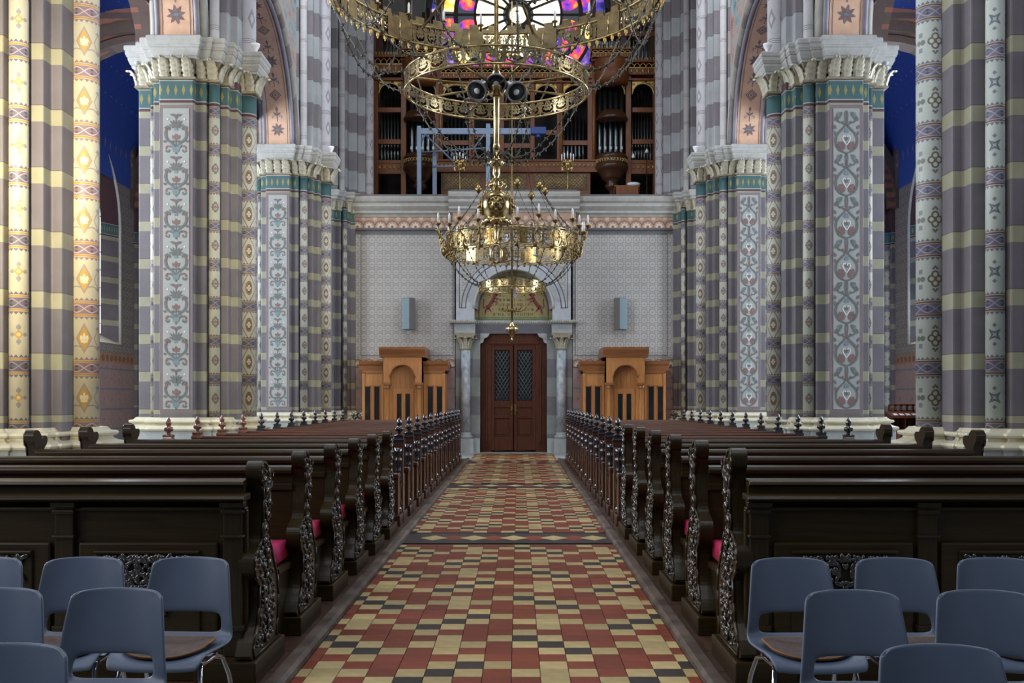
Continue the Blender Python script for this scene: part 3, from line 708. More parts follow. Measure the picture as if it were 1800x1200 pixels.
for i in range(n):
    a0, a1 = PI*i/n, PI*(i+1)/n
    mb.add([(-5.5*math.cos(a0),6.0,17.4+2.8*math.sin(a0)),(-5.5*math.cos(a1),6.0,17.4+2.8*math.sin(a1)),(-5.5*math.cos(a1),37.4,17.4+2.8*math.sin(a1)),(-5.5*math.cos(a0),37.4,17.4+2.8*math.sin(a0))], [(0,1,2,3)], 0, True)
mb.build('ceiling', M['ceil'], kind='structure')
# ================================================================== GALLERY WALL
WY = 29.2
mb = MB(); HW = 4.66
mb.box(-HW, -1.72, WY, WY+.4, 2.72, 6.55, 0); mb.box(1.72, HW, WY, WY+.4, 2.72, 6.55, 0)
mb.box(-HW, -1.72, WY, WY+.4, 0, 2.72, 1); mb.box(1.72, HW, WY, WY+.4, 0, 2.72, 1)
mb.box(-1.72, 1.72, WY+.1, WY+.4, 5.6, 6.6, 2)
wb = mb.build('wall_back', [M['diaper'], M['dado'], M['portal']], kind='structure')
for s in (-1, 1):                                              # painted border lines and frieze
    b = MB(); x0, x1 = sorted((s*1.78, s*4.5))
    for (a0, a1, c0, c1) in ((x0,x1,6.38,6.40),(x0,x1,2.84,2.86),(x0,x0+.02,2.84,6.4),(x1-.02,x1,2.84,6.4)): b.box(a0,a1,WY-.004,WY+.01,c0,c1)
    b.build('border_line', M['frame_dark'], wb)
    b = MB(); b.box(*sorted((s*1.74, s*HW)), WY-.012, WY+.01, 0, .24); b.build('ornament_band', M['frieze'], wb, (0,0,2.5))
    b = MB(); b.box(*sorted((s*1.74, s*HW)), WY-.03, WY+.05, 6.42, 6.55); b.build('string_course', M['frame_dark'], wb)
# cornice of the gallery
co = empty('gallery_parapet', (0, WY, 6.5), 'long grey gallery parapet with palmette frieze above the door', 'parapet')
def cornice(x0, x1, dy, dz, nm):
    b = MB(); b.box(x0, x1, -dy, .3, 0, .34+dz); b.build('frieze_panel', M['frieze'], co, (0,0,.06))
    b = MB(); pf = [(.3,.40),(-dy-.02,.40),(-dy-.04,.46),(-dy-.10,.50),(-dy-.10,.56),(-dy-.17,.64),(-dy-.20,.68),(-dy-.20,.76),(-dy-.26,.82),(-dy-.28,.90),(-dy-.28,.97),(.3,.97)]
    b.prism([(y, z+dz) for y, z in pf], x0-(.1 if dy > .1 else 0), x1+(.1 if dy > .1 else 0), ax='x'); b.build(nm, M['cornice'], co)
    b = MB(); b.box(x0, x1, -dy-.035, .2, .02, .06); b.box(x0-.02, x1+.02, -dy-.3, .3, .97+dz, 1.0+dz); b.build('edge_line', M['frame_dark'], co)
cornice(-HW-.05, -1.82, .05, 0, 'cornice'); cornice(1.82, HW+.05, .05, 0, 'cornice'); cornice(-1.80, 1.80, .22, .10, 'cornice')
# portal
po = empty('door_portal', (-.02, WY, 0), 'pale stone round-arched portal with two marble columns around the door', 'portal')
b = MB(); R1, R0, zc = 1.14, 1.05, PZ(562, 29)
n = 24; xs = 1.72
def apx(r, i): return (-r*math.cos(PI*i/n), zc+.34+r*math.sin(PI*i/n))
top = 6.3; FY = -.12
O = []
for i in range(n+1):
    a = PI*i/n; x = -xs*math.cos(a)/max(abs(math.cos(a)), .72) if False else -xs*max(-1, min(1, math.cos(a)*1.35)); z = top if abs(math.cos(a)*1.35) < 1 else zc+.34+(top-zc-.34)*min(1, math.sin(a)/.672)
    O.append((x, z))
for i in range(n):
    p, q = apx(R1, i), apx(R1, i+1)
    b.add([(p[0],FY,p[1]),(q[0],FY,q[1]),(O[i+1][0],FY,O[i+1][1]),(O[i][0],FY,O[i][1])], [(0,1,2,3)])
    b.add([(p[0],FY,p[1]),(q[0],FY,q[1]),(q[0]*R0/R1,.35,q[1]),(p[0]*R0/R1,.35,p[1])], [(0,1,2,3)])
for s in (-1, 1):
    b.box(*sorted((s*R1, s*xs)), FY, .3, zc, zc+.34); b.box(*sorted((s*1.12, s*xs)), FY, .3, zc-.42, zc-.09)
b.box(-xs, -xs+.04, FY, .1, zc, top); b.box(xs-.04, xs, FY, .1, zc, top); b.box(-xs, xs, FY, .1, top-.02, top+.2)
b.build('arch_surround', M['portal'], po)
for rr, mt, w in ((1.16,'stone',.04),(1.40,'frame_dark',.014),(1.52,'frame_dark',.012)):
    b = MB(); b.tube([(-rr*math.cos(PI*i/30), FY-.005, zc+.34+rr*math.sin(PI*i/30)) for i in range(31)], w, 6); b.build('arch_roll', M[mt], po)
b = MB()
for s in (-1, 1):
    b.tube([(s*1.58, FY-.004, zc+.36), (s*1.58, FY-.004, top-.08)], .012, 4); b.tube([(s*1.42, FY-.004, zc+.36), (s*1.58, FY-.004, zc+.36)], .012, 4)
b.tube([(-1.58, FY-.004, top-.08), (1.58, FY-.004, top-.08)], .012, 4); b.build('spandrel_line', M['panel_frame'], po)
for s in (-1, 1):
    b = MB()
    for i in range(n//2):
        j = i if s < 0 else n-i-1
        p, q = apx(1.54, j), apx(1.54, j+1); x1 = s*1.56
        zt = top-.1
        b.add([(p[0],FY-.003,p[1]),(q[0],FY-.003,q[1]),(q[0],FY-.003,zt),(p[0],FY-.003,zt)], [(0,1,2,3)])
    b.build('spandrel_panel', M['diaper'], po, recalc=False)
# impost string with carved teeth
b = MB(); b.box(-1.86, -1.10, -.24, .3, zc-.09, zc, 0); b.box(1.10, 1.86, -.24, .3, zc-.09, zc, 0); b.box(-1.1, 1.1, .22, .4, zc-.10, zc+.02, 0)
im = b.build('impost', M['plinth'], po)
b = MB()
for k in range(56):
    x = -1.84+k*3.68/55; yy = -.25 if abs(x) > 1.1 else .21
    b.ell((x, yy, zc-.045), .026, .03, .042)
b.build('impost_beads', M['gilt'], im)
# tympanum with inscription and two red lions
def tymp(g):
    x, y, z = g.xyz(); v = z-zc
    rows = ((v/.14).fr()-.5).abs() < .27
    st = g.noise(26, 2, stretch=(1,0,.15)) > .52
    c = g.mix(rows*st*(x.abs() < .62)*(v < .75), (.30,.24,.095), (.10,.065,.03))
    return g.mix((v < .13), c, (.16,.19,.07))
M['tymp'] = mat('inscribed_tympanum', rough=.5, fn=tymp, var=.12)
b = MB(); b.add([(x, .32, z) for x, z in [(-1.18,zc)]+[(-1.18*math.cos(PI*i/n), zc+.34+1.18*math.sin(PI*i/n)) for i in range(n+1)]+[(1.18,zc)]], [tuple(range(n+3))])
ty = b.build('tympanum', M['tymp'], po, recalc=False)
b = MB(); b.tube([(-R0*.97,.31,zc+.03)]+[(-R0*.97*math.cos(PI*i/n), .31, zc+.34+R0*.97*math.sin(PI*i/n)) for i in range(n+1)]+[(R0*.97,.31,zc+.03)], .022, 5, closed=True); b.build('tympanum_border', M['frame_dark'], ty)
for s in (-1, 1):
    o = Orn(); X0 = .66
    o.ribbon(bez((X0+.17,.42),(X0+.05,.48),(X0,.62),(X0-.08,.78)), (.13,.09), 0); o.disc(X0-.10,.84,.07,0); o.leaf(X0-.12,.84,2.9,.1,.06,0)
    for a, bb, an, l in ((-.06,.74,3.3,.2),(-.02,.66,3.5,.2),(.12,.45,-2.2,.22),(.17,.42,-1.4,.22)): o.leaf(X0+a,bb,an,l,.05,0)
    o.ribbon(bez((X0+.2,.42),(X0+.34,.45),(X0+.18,.62),(X0+.26,.72)), .028, 0)
    o.build('red_lion', [M['lion']], lambda x, y: (-s*x*.98 if s > 0 else x*.98, .312, zc+y*.92), ty)
o = Orn(); o.poly([(-.11,.98),(.11,.98),(.11,.82),(0,.68),(-.11,.82)]); o.build('shield', [M['lav']], lambda x, y: (x+.05, .312, zc+y), ty)
# columns, jambs, bases
for s in (-1, 1):
    c = empty('portal_column', (s*1.40, -.02, 0), parent=po)
    b = MB(); b.lathe([(.145,.58),(.14,2.0),(.135,3.02)], n=20); b.build('column_shaft', M['marble'] if 'marble' in M else M.setdefault('marble', mat('marbled_column', rough=.35, var=0, fn=lambda g: g.ramp(g.noise(5, 6, stretch=(1,1,.6), rough=.7), [(.35,(.20,.23,.27)),(.5,(.42,.46,.50)),(.62,(.62,.65,.66))]))), c)
    b = MB(); b.box(-.22,.24,-.22,.22,0,.42); b.lathe([(.2,.42),(.21,.46),(.2,.5),(.16,.52),(.18,.56),(.145,.6)], n=20); b.box(*sorted((-s*.15, -s*.42)), -.1,.3,0,.42); b.build('column_base', M['plinth'], c)
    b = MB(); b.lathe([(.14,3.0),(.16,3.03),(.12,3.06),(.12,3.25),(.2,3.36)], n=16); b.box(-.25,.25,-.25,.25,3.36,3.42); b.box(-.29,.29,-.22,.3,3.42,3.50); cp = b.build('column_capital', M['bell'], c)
    for k in range(8):
        a = k*PI/4; o = link('leaf', LEAF, c, (.135*math.sin(a), -.135*math.cos(a), 3.05), a); o.scale = (1.0,1.0,.98)
    b = MB(); b.box(*sorted((s*.98, s*1.25)), .05, .45, 0, 3.5); b.box(*sorted((s*1.25, s*1.72)), .0, .45, 0, zc-.42); b.build('door_jamb', M['jamb'], po)
b = MB(); b.box(-1.25, 1.25, .18, .5, 3.5, zc-.09); b.build('lintel', M['lintel'], po)
for s in (-1, 1):
    b = MB(); b.prism([(s*.98,3.5),(s*.70,3.5),(s*.76,3.4),(s*.86,3.36),(s*.90,3.24),(s*.98,3.2)], .1, .26, ax='y'); b.build('lintel_bracket', M['portal'], po)
# the door itself
dr = empty('door_1', (-.02, WY+.3, 0), kind='structure')
b = MB(); b.box(-.97,-.66,-.04,.1,0,3.5); b.box(.66,.97,-.04,.1,0,3.5); b.box(-.66,.66,-.04,.1,3.15,3.5); b.box(-.82,-.78,-.07,0,.3,3.1); b.box(.78,.82,-.07,0,.3,3.1); b.box(-.76,.76,-.07,0,3.2,3.24); b.build('door_frame', M['door'], dr, bevel=.008)
for s in (-1, 1):
    lf = empty('door_leaf', (0,0,0), parent=dr); x0, x1 = sorted((s*.015, s*.66)); i0, i1 = sorted((s*.11, s*.56))
    b = MB(); b.box(x0,i0,-.03,.06,.05,3.15); b.box(i1,x1,-.03,.06,.05,3.15)
    for z0, z1 in ((.05,.45),(1.0,1.12),(1.32,1.52),(3.02,3.15)): b.box(i0,i1,-.03,.06,z0,z1)
    b.box(i0,i1,.0,.04,.45,1.0); b.box(i0,i1,.0,.04,1.12,1.32); b.box(i0+.06,i1-.06,-.025,.0,.52,.93); b.build('leaf_panels', M['door'], lf, bevel=.01)
    b = MB(); b.box(i0,i1,.03,.04,1.52,3.02); b.build('glass_pane', M['glassdark'], lf)
    b = MB(); W = i1-i0; H = 1.5; cs = .105
    for k in range(-16, 18):
        for d in (-1, 1):
            pts = []
            for t in range(31):
                z = 1.52+H*t/30; x = i0+k*cs+d*(z-1.52)*.62
                if i0 <= x <= i1: pts.append((x,.02,z))
            if len(pts) > 1: b.tube([pts[0], pts[-1]], .007, 4)
    b.build('lattice', M['silver'], lf)
    b = MB(); b.tube([(s*.05,-.04,1.22),(s*.05,-.09,1.22),(s*.13,-.09,1.22)], .014, 6); b.box(*sorted((s*.03, s*.075)),-.04,-.03,1.1,1.42); b.build('door_handle', M['gold_d'], lf)
# ================================================================== CONFESSIONALS, SPEAKERS
def confessional(X, label):
    c = empty('confessional', (X, WY-1.05, 0), label, 'confessional', 'confessionals beside the door')
    for s in (-1, 1):
        x0, x1 = sorted((s*.56, s*1.17)); wg = empty('side_booth', (0,0,0), parent=c)
        b = MB(); b.box(x0,x1,.0,1.0,.0,2.36); b.build('booth_panel', M['conf'], wg, bevel=.008)
        b = MB(); b.box(min(x0,x1-.05*0)-.0,x1,-.03,1.0,2.3,2.38); b.prism([(1.0,2.38),(-.04,2.38),(-.06,2.5),(-.12,2.56),(-.14,2.64),(1.0,2.64)], x0-(.08 if s < 0 else 0), x1+(.08 if s > 0 else 0), ax='x'); b.build('booth_cornice', M['conf_d'], wg)
        for q in (-.13, .13):
            xc = (x0+x1)/2+q+s*.02
            b = MB(); b.box(xc-.075,xc+.075,-.012,.02,.45,1.92); b.build('glass_strip', M['glassdark'], wg)
            b = MB()
            for e in (-1, 1): b.box(xc+e*.085-.012, xc+e*.085+.012, -.022, .0, .42, 1.95)
            b.box(xc-.095, xc+.095, -.022, 0, 1.92, 1.95); b.build('strip_moulding', M['conf_d'], wg)
        b = MB(); b.box(*sorted((s*1.10, s*1.17)), -.03, 0, 0, 2.32); b.build('booth_post', M['conf'], wg)
    mid = empty('central_booth', (0,0,0), parent=c); r, zc0 = .35, 2.18; n = 16
    b = MB(); y0 = -.30
    P = [(-r*math.cos(PI*i/n), zc0+r*math.sin(PI*i/n)) for i in range(n+1)]
    for (xa, za), (xb, zb) in zip(P, P[1:]):
        b.add([(xa,y0,za),(xb,y0,zb),(xb,y0,2.76),(xa,y0,2.76)], [(0,1,2,3)]); b.add([(xa,y0,za),(xb,y0,zb),(xb,0,zb),(xa,0,za)], [(0,1,2,3)])
    for s in (-1, 1): b.box(*sorted((s*r, s*.55)), y0, .0, 2.02, 2.76)
    b.box(-.55,.55,y0,1.0,2.74,2.76); b.box(-.55,-.54,y0,1,2.02,2.76); b.box(.54,.55,y0,1,2.02,2.76)
    b.build('arched_front', M['conf'], mid)
    b = MB(); b.tube([(x, y0-.01, z) for x, z in P], .022, 6); b.build('arch_moulding', M['conf_d'], mid)
    b = MB(); b.prism([(1.0,2.74),(y0-.03,2.74),(y0-.05,2.82),(y0-.10,2.88),(y0-.16,2.95),(y0-.17,3.02),(1.0,3.02)], -.64, .64, ax='x'); b.build('booth_cornice', M['conf_d'], mid)
    b = MB(); b.box(-.55,.55,-.02,1.0,0,2.74); b.build('booth_panel', M['conf'], mid)
    for s in (-1, 1):
        cl = empty('booth_column', (s*.45, y0+.09, 0), parent=c)
        b = MB(); b.box(-.1,.1,-.1,.1,0,.35); b.lathe([(.085,.35),(.09,.4),(.07,.44),(.066,1.85),(.08,1.87)], n=14); b.build('column_shaft', M['conf'], cl)
        b = MB(); b.lathe([(.07,1.85),(.085,1.88),(.075,1.9),(.11,1.98)], n=14); b.box(-.12,.12,-.12,.12,1.97,2.03); b.build('column_capital', M['conf_d'], cl)
    b = MB(); b.box(-.29,.29,-.05,-.02,.1,1.86); dd = b.build('booth_door', M['conf'], c, bevel=.006)
    for q in (-.12, .12):
        b = MB(); b.box(q-.065,q+.065,-.06,-.045,.5,1.72); b.build('glass_strip', M['glassdark'], dd)
confessional(-3.12, 'honey wood confessional left of the door')
confessional(3.12, 'honey wood confessional right of the door')
for X, s, lb in ((PX(719, 29), -1, 'left of the door'), (PX(1090, 29), 1, 'right of the door')):
    r = empty('wall_speaker', (X, WY-.24, PZ(580, 29)), f'slim blue-grey wall loudspeaker {lb}', 'loudspeaker', 'wall loudspeakers')
    r.rotation_euler = (0, 0, s*math.radians(42))
    b = MB(); b.box(-.15,.15,-.12,.12,0,.93); b.build('speaker_cabinet', M['speaker_d'], r, bevel=.008)
    b = MB(); b.box(-.15,.15,-.135,-.121,.015,.915); b.build('speaker_grille', M['speaker'], r, bevel=.006)
    b = MB(); b.box(-.03,.03,.12,.2,.4,.5); b.build('wall_bracket', M['silver'], r)
# ================================================================== ORGAN LOFT
b = MB(); b.box(-5.0, 5.0, WY+.4, 37.0, 6.7, 6.9); b.box(-5.0,5.0,WY+.6,WY+.7,0,6.9); b.build('floor_gallery', M['plank'], kind='structure')
for s, nm in ((-1,'left'),(1,'right')):
    b = MB(); b.box(*sorted((s*5.0, s*5.4)), 30.8, 37.4, 6.7, 17.5); b.build('wall_gallery_'+nm, M['ceil'], kind='structure')
OY = 33.0
def OX(px): return PX(px, OY)
def OZ(py): return PZ(py, OY)
og = empty('pipe_organ', (0, OY, 6.9), 'large carved wooden pipe organ with gilded cornices on the gallery', 'organ')
def ob(nm, mt, parent, boxes, bevel=0):
    b = MB()
    for x0, x1, y0, y1, z0, z1 in boxes: b.box(x0, x1, y0, y1, z0-6.9, z1-6.9)
    return b.build(nm, M[mt], parent, bevel=bevel)
XL, XR = OX(660), OX(1155)
ob('case_back', 'black', og, [(XL, XR, 1.2, 1.3, 6.9, OZ(100))])  # black sheet painted as the shade inside the open organ fields
ob('lower_case', 'organ', og, [(OX(775), OX(1038), 0, 1.2, 6.9, OZ(303)+.0)], .01)
for px0, px1 in ((660,708),(1108,1155)):
    ob('side_rail', 'organ', og, [(OX(px0), OX(px1), .05, .15, OZ(303), OZ(284)), (OX(px0), OX(px1), 0.02, .18, OZ(286), OZ(281)), (OX(px0), OX(px1), 0.02, .18, OZ(305), OZ(301))])
ob('main_rail', 'organ', og, [(OX(760), OX(1050), -.05, 1.2, OZ(302), OZ(282)), (OX(758), OX(1052), -.1, 1.2, OZ(303), OZ(300)), (OX(758), OX(1052), -.1, 1.2, OZ(284), OZ(281))])
def xxx(nm, px0, px1, py, h, parent, y):
    b = MB(); n = max(2, int((px1-px0)/7.5))
    for k in range(n):
        x = OX(px0+(px1-px0)*(k+.5)/n); z = OZ(py)-6.9
        for d in (-1, 1): b.tube([(x-.05,y,z-d*h),(x+.05,y,z+d*h)], .012, 4)
    return b.build(nm, M['giltwood'], parent)
xxx('gilt_crosses', 662, 706, 293, .05, og, .03); xxx('gilt_crosses', 1110, 1153, 293, .05, og, .03); xxx('gilt_crosses', 765, 1046, 291, .05, og, -.07)
for px0, px1 in ((778,846),(858,926),(938,1033)):              # gilded lattice panels
    pn = ob('lattice_panel', 'organ_d', og, [(OX(px0), OX(px1), -.02, .02, OZ(334), OZ(306))])
    b = MB(); x0, x1, z0, z1 = OX(px0)+.03, OX(px1)-.03, OZ(333)-6.9, OZ(307)-6.9
    st = .115; H = z1-z0; k = -8
    while x0+k*st < x1:
        for d in (-1, 1):
            a = x0+k*st; bx = a+d*H if d > 0 else a+H
            pts = [(a, z0), (a+H, z1)] if d > 0 else [(a, z1), (a+H, z0)]
            (xa, za), (xb, zb) = pts; t0 = max(0, (x0-xa)/(xb-xa)); t1 = min(1, (x1-xa)/(xb-xa))
            if t1 > t0: b.tube([(xa+(xb-xa)*t0, -.035, za+(zb-za)*t0), (xa+(xb-xa)*t1, -.035, za+(zb-za)*t1)], .011, 4)
        k += 1
    b.build('gilt_lattice', M['giltwood'], pn)
# posts and rails of the open fields
for px, w, z1 in ((660,8,112),(709,9,100),(771,14,112),(829,10,125),(882,8,125),(936,8,125),(984,10,125),(1040,14,112),(1105,9,100),(1153,8,112)):
    p = ob('case_post', 'organ', og, [(OX(px-w/2), OX(px+w/2), 0, .3, 6.9 if px in (660,709,1105,1153) else OZ(284), OZ(z1))], .012)
    if w > 9:
        b = MB(); b.lathe([(.05,OZ(284)-6.9),(.05,OZ(150)-6.9)], n=10); b.build('post_colonnette', M['conf_d'], p, (OX(px+w*.25), -.05, 0))
for px0, px1, py in ((664,705,248),(1112,1150,248),(778,825,250),(834,878,236),(886,932,255),(940,980,232),(989,1034,250),(664,705,192),(1112,1150,192)):
    ob('case_rail', 'organ', og, [(OX(px0), OX(px1), .05, .2, OZ(py+4), OZ(py-4))])
def gothic_cornice(px0, px1, py0, py1, y, nm='gilt_cornice'):
    z0, z1 = OZ(py1)-6.9, OZ(py0)-6.9; x0, x1 = OX(px0), OX(px1); H = z1-z0
    cn = empty(nm, (0, y, 0), parent=og)
    b = MB(); b.box(x0,x1,-.1,.4,z0+H*.28,z0+H*.62); b.box(x0-.03,x1+.03,-.2,.4,z1-H*.12,z1); b.box(x0,x1,-.08,.4,z0,z0+H*.1); b.build('cornice_board', M['organ'], cn)
    b = MB(); n = max(3, int((x1-x0)/.17))
    for k in range(n):
        x = x0+(x1-x0)*(k+.5)/n; w = (x1-x0)/n*.46
        b.tube([(x-w,-.13,z0+H*.62),(x-w,-.13,z0+H*.74),(x,-.13,z0+H*.85),(x+w,-.13,z0+H*.74),(x+w,-.13,z0+H*.62)], .014, 4)
        b.ell((x,-.12,z0+H*.45),.028,.02,H*.13); b.ell((x-w,-.11,z0+H*.34),.02,.015,.025)
    b.box(x0,x1,-.125,-.1,z0+H*.60,z0+H*.64); b.build('gilt_arcading', M['giltwood'], cn)
    b = MB()
    for k in range(n*2):
        x = x0+(x1-x0)*(k+.5)/(n*2); b.ell((x,-.2,z1+.03),.022,.015,.05)
    b.build('gilt_cresting', M['giltwood'], cn)
gothic_cornice(660, 712, 98, 142, 0); gothic_cornice(1104, 1155, 108, 142, 0)
gothic_cornice(775, 1040, 120, 146, 0)
gothic_cornice(708, 772, 92, 112, -.25, 'tower_cornice'); gothic_cornice(1040, 1106, 92, 112, -.25, 'tower_cornice')
def spandrel(px0, px1, pyt, pyb):                              # gilded arch head of a field
    x0, x1 = OX(px0), OX(px1); c = (x0+x1)/2; r = (x1-x0)/2-.03; zt, zb = OZ(pyt)-6.9, OZ(pyb)-6.9; n = 12; b = MB()
    P = [(c-r*math.cos(PI*i/n), zb+min(r, zt-zb-.05)*math.sin(PI*i/n)) for i in range(n+1)]
    for (xa, za), (xb, zb2) in zip(P, P[1:]): b.prism([(xa,za),(xb,zb2),(xb,zt),(xa,zt)], -.02, .05, ax='y')
    b.tube([(x,-.03,z) for x, z in P], .025, 5)
    rr = random.Random(px0)
    for k in range(16):
        i = rr.randint(1, n-1); t = rr.random(); b.ell((P[i][0], -.03, P[i][1]+(zt-P[i][1])*t), .05, .02, .035)
    b.build('gilt_arch_head', M['giltwood'], og, (0,.05,0))
for a in ((664,706,142,165),(1110,1151,142,165),(716,768,128,165),(1045,1100,128,165),(778,824,146,168),(834,878,146,166),(940,980,146,166),(989,1034,146,168),(886,932,146,166)): spandrel(*a)
# pipes
def pipes(px0, px1, pyb, pyt, n, y, vary=.35):
    for k in range(n):
        x = OX(px0+(px1-px0)*(k+.5)/n); r = (OX(px1)-OX(px0))/n*.42; q = abs((k+.5)/n-.5)*2
        z0 = OZ(pyb)-6.9; z1 = OZ(pyt)-6.9-vary*q
        b = MB(); b.lathe([(r*.3,z0),(r,z0+.35),(r,z1)], n=10); b.box(-r*.5,r*.5,-r*1.05,-r*.8,z0+.4,z0+.5); b.build('organ_pipe', M['pipe'], og, (x, y, 0))
pipes(664,705,286,150,7,.55); pipes(1112,1150,286,150,7,.55); pipes(718,766,282,140,5,.2,.2); pipes(1050,1098,282,140,5,.2,.2)
pipes(664,705,108,20,6,.6); pipes(1110,1150,108,20,6,.6); pipes(730,772,92,5,5,.5); pipes(1048,1090,92,5,5,.5)
for k in (0, 1):
    pipes(780+k*210, 822+k*210, 284, 180, 6, 1.0)
# upper side towers flanking the window
for a, c in ((660,672),(712,722),(766,776),(1038,1048),(1092,1102),(1143,1155)):
    ob('tower_post', 'organ_d', og, [(OX(a), OX(c), .1, .5, OZ(100), OZ(-20))])
for a, c in ((660,776),(1038,1155)):
    ob('tower_rail', 'organ', og, [(OX(a), OX(c), .05, .5, OZ(62), OZ(54))])
# corbelled turrets
for px in (738, 1075):
    t = empty('organ_turret', (OX(px), -.05, OZ(345)-6.9), parent=og); h = (OZ(277)-OZ(345)); u = h/68.0
    b = MB(); b.lathe([(.03,-1.2),(.08,-.2*u),(.08,8*u),(.22,14*u),(.24,18*u),(.16,22*u),(.3,28*u),(.36,32*u),(.36,35*u),(.5,44*u),(.55,48*u),(.55,52*u),(.50,54*u),(.50,64*u),(.54,66*u),(.45,72*u)], n=20); b.build('turret_bowl', M['organ_d'], t)
    b = MB()
    for k in range(16):
        a = PI+PI*k/15
        for d in (-1, 1): b.tube([(.515*math.cos(a-.07*d),.515*math.sin(a-.07*d),56*u),(.515*math.cos(a+.07*d),.515*math.sin(a+.07*d),62*u)], .012, 4)
    b.build('gilt_crosses', M['giltwood'], t)
    b = MB(); zt = OZ(214)-OZ(345); b.lathe([(.5,zt),(.54,zt+.05),(.5,zt+.12),(.40,zt+.3)], n=20); b.build('turret_canopy', M['organ_d'], t)
    b = MB(); zt = OZ(140)-OZ(345); b.lathe([(.52,zt-.2),(.56,zt),(.58,zt+.15),(.52,zt+.3),(.6,zt+.5),(.6,zt+.58)], n=24); b.build('turret_cornice', M['organ'], t)
# rose window in the end wall
RY = 37.0; rc = (PX(911, RY), PZ(27, RY)); upx = RY/F
b = MB(); n = 48; R = 165*upx
for i in range(n):
    a0, a1 = 2*PI*i/n, 2*PI*(i+1)/n
    def pr(a, r): return (rc[0]+r*math.cos(a), RY, rc[1]+r*math.sin(a))
    b.add([pr(a0,R),pr(a1,R),pr(a1,14),pr(a0,14)], [(0,1,2,3)])
b.box(-5.4, 5.4, RY+.02, RY+.3, 6.7, 10.5)
b.build('wall_end', M['plinth'], kind='structure', recalc=False)
rw = empty('window_9', (rc[0], RY, rc[1]), kind='structure')
M['lead'] = mat('window_tracery', (.14,.13,.13), .6)
def glass(nm, stops, sc_, st):
    return mat(nm, (.1,.1,.1), .3, var=0, emit=lambda g: g.ramp(g.noise(sc_, 2), stops), estr=st)
M['g_white'] = glass('pale_yellow_glass', [(.3,(1,.80,.28)),(.55,(1,.95,.72)),(.7,(1,.98,.92))], 1.3, 2.6)
M['g_amber'] = glass('amber_glass', [(.35,(.9,.45,.05)),(.5,(1,.75,.18)),(.66,(1,.9,.5))], 3.5, 1.6)
M['g_red'] = glass('red_violet_glass', [(.34,(.06,.04,.55)),(.47,(.45,.05,.5)),(.56,(.95,.08,.05)),(.68,(1,.4,.1))], 3.0, 1.3)
M['g_blue'] = glass('blue_violet_glass', [(.36,(.02,.02,.2)),(.5,(.08,.07,.55)),(.62,(.35,.15,.7)),(.72,(.9,.8,.95))], 3.0, .8)
def sect(r0, r1, a0, a1, inset, nm, mt, parent):
    b = MB(); m = 8; pts = []
    for i in range(m+1): a = a0+(a1-a0)*i/m; pts.append((r1*math.cos(a), r1*math.sin(a)))
    for i in range(m+1): a = a1+(a0-a1)*i/m; pts.append((r0*math.cos(a), r0*math.sin(a)))
    b.add([(x, -.03, z) for x, z in pts], [tuple(range(len(pts)))]); return b.build(nm, M[mt], parent, recalc=False)
b = MB(); b.add([(15*upx*math.cos(2*PI*i/20), -.03, 15*upx*math.sin(2*PI*i/20)) for i in range(20)], [tuple(range(20))]); b.build('hub_pane', M['g_white'], rw, recalc=False)
NS = 16
for k in range(NS):
    a = 2*PI*(k+.5)/NS; h = PI/NS
    sect(27*upx, 74*upx, a-h+.035, a+h-.035, 0, 'petal_pane', 'g_white' , rw)
    ca, sa = math.cos(a), math.sin(a); b = MB(); pts = []
    for i in range(16):
        t = 2*PI*i/16; q = (91+17*math.cos(t))*upx; w2 = 10*upx*math.sin(t); pts.append((q*ca-w2*sa, -.03, q*sa+w2*ca))
    b.add(pts, [tuple(range(16))]); b.build('almond_pane', M['g_red'], rw, recalc=False)
    sect(113*upx, 132*upx, a-h+.05, a+h-.05, 0, 'rim_pane', 'g_amber' if k % 2 else 'g_red', rw)
    sect(137*upx, 155*upx, a-h+.03, a+h-.03, 0, 'outer_pane', 'g_blue', rw)
b = MB()
for q, t in ((20,.09),(76,.05),(110,.08),(134,.06),(158,.12)):
    b.tube([(q*upx*math.cos(2*PI*i/48), -.06, q*upx*math.sin(2*PI*i/48)) for i in range(48)], t, 6, closed=True)
for k in range(NS):
    a = 2*PI*k/NS; b.tube([(22*upx*math.cos(a),-.06,22*upx*math.sin(a)),(156*upx*math.cos(a),-.06,156*upx*math.sin(a))], .05, 6)
b.build('tracery', M['lead'], rw)
# gallery furniture: candelabra, hoist frame, lamp stand
def candelabrum(X, label):
    r = empty('candelabrum', (X, WY-.1, 7.60), label, 'candelabrum', 'brass candelabra on the parapet')
    b = MB(); b.lathe([(.13,0),(.13,.02),(.06,.05),(.03,.1),(.022,.6),(.04,.62),(.05,.66),(.1,.78),(.13,.86),(.03,.87)], n=12); b.build('stem', M['gold_d'], r)
    b = MB(); rr = random.Random(3)
    for k in range(26): b.ell((rr.uniform(-.16,.16), rr.uniform(-.1,.1), rr.uniform(.66,.95)), .035, .03, .04)
    b.build('leaf_bowl', M['giltwood'], r)
    for dx, z in ((-.17,.94),(-.09,.97),(0,1.02),(.09,.97),(.17,.94)):
        b = MB(); b.tube([(dx*.3,0,.8),(dx,0,.86),(dx,0,z)], .012, 5); b.lathe([(.03,0),(.04,.03),(.0,.03)], (dx,0,z-.03), 8); a = b.build('candle_arm', M['gold_d'], r)
        b = MB(); b.lathe([(.018,z),(.018,z+.16),(.004,z+.2)], (dx,0,0), 8); b.build('candle', M['candle'], a)
candelabrum(PX(808, 29), 'brass candelabrum on the left end of the raised parapet')
candelabrum(PX(998, 29), 'brass candelabrum on the right end of the raised parapet')
GY = 31.2
def gx(px): return PX(px, GY)
def gz(py): return PZ(py, GY)-6.9
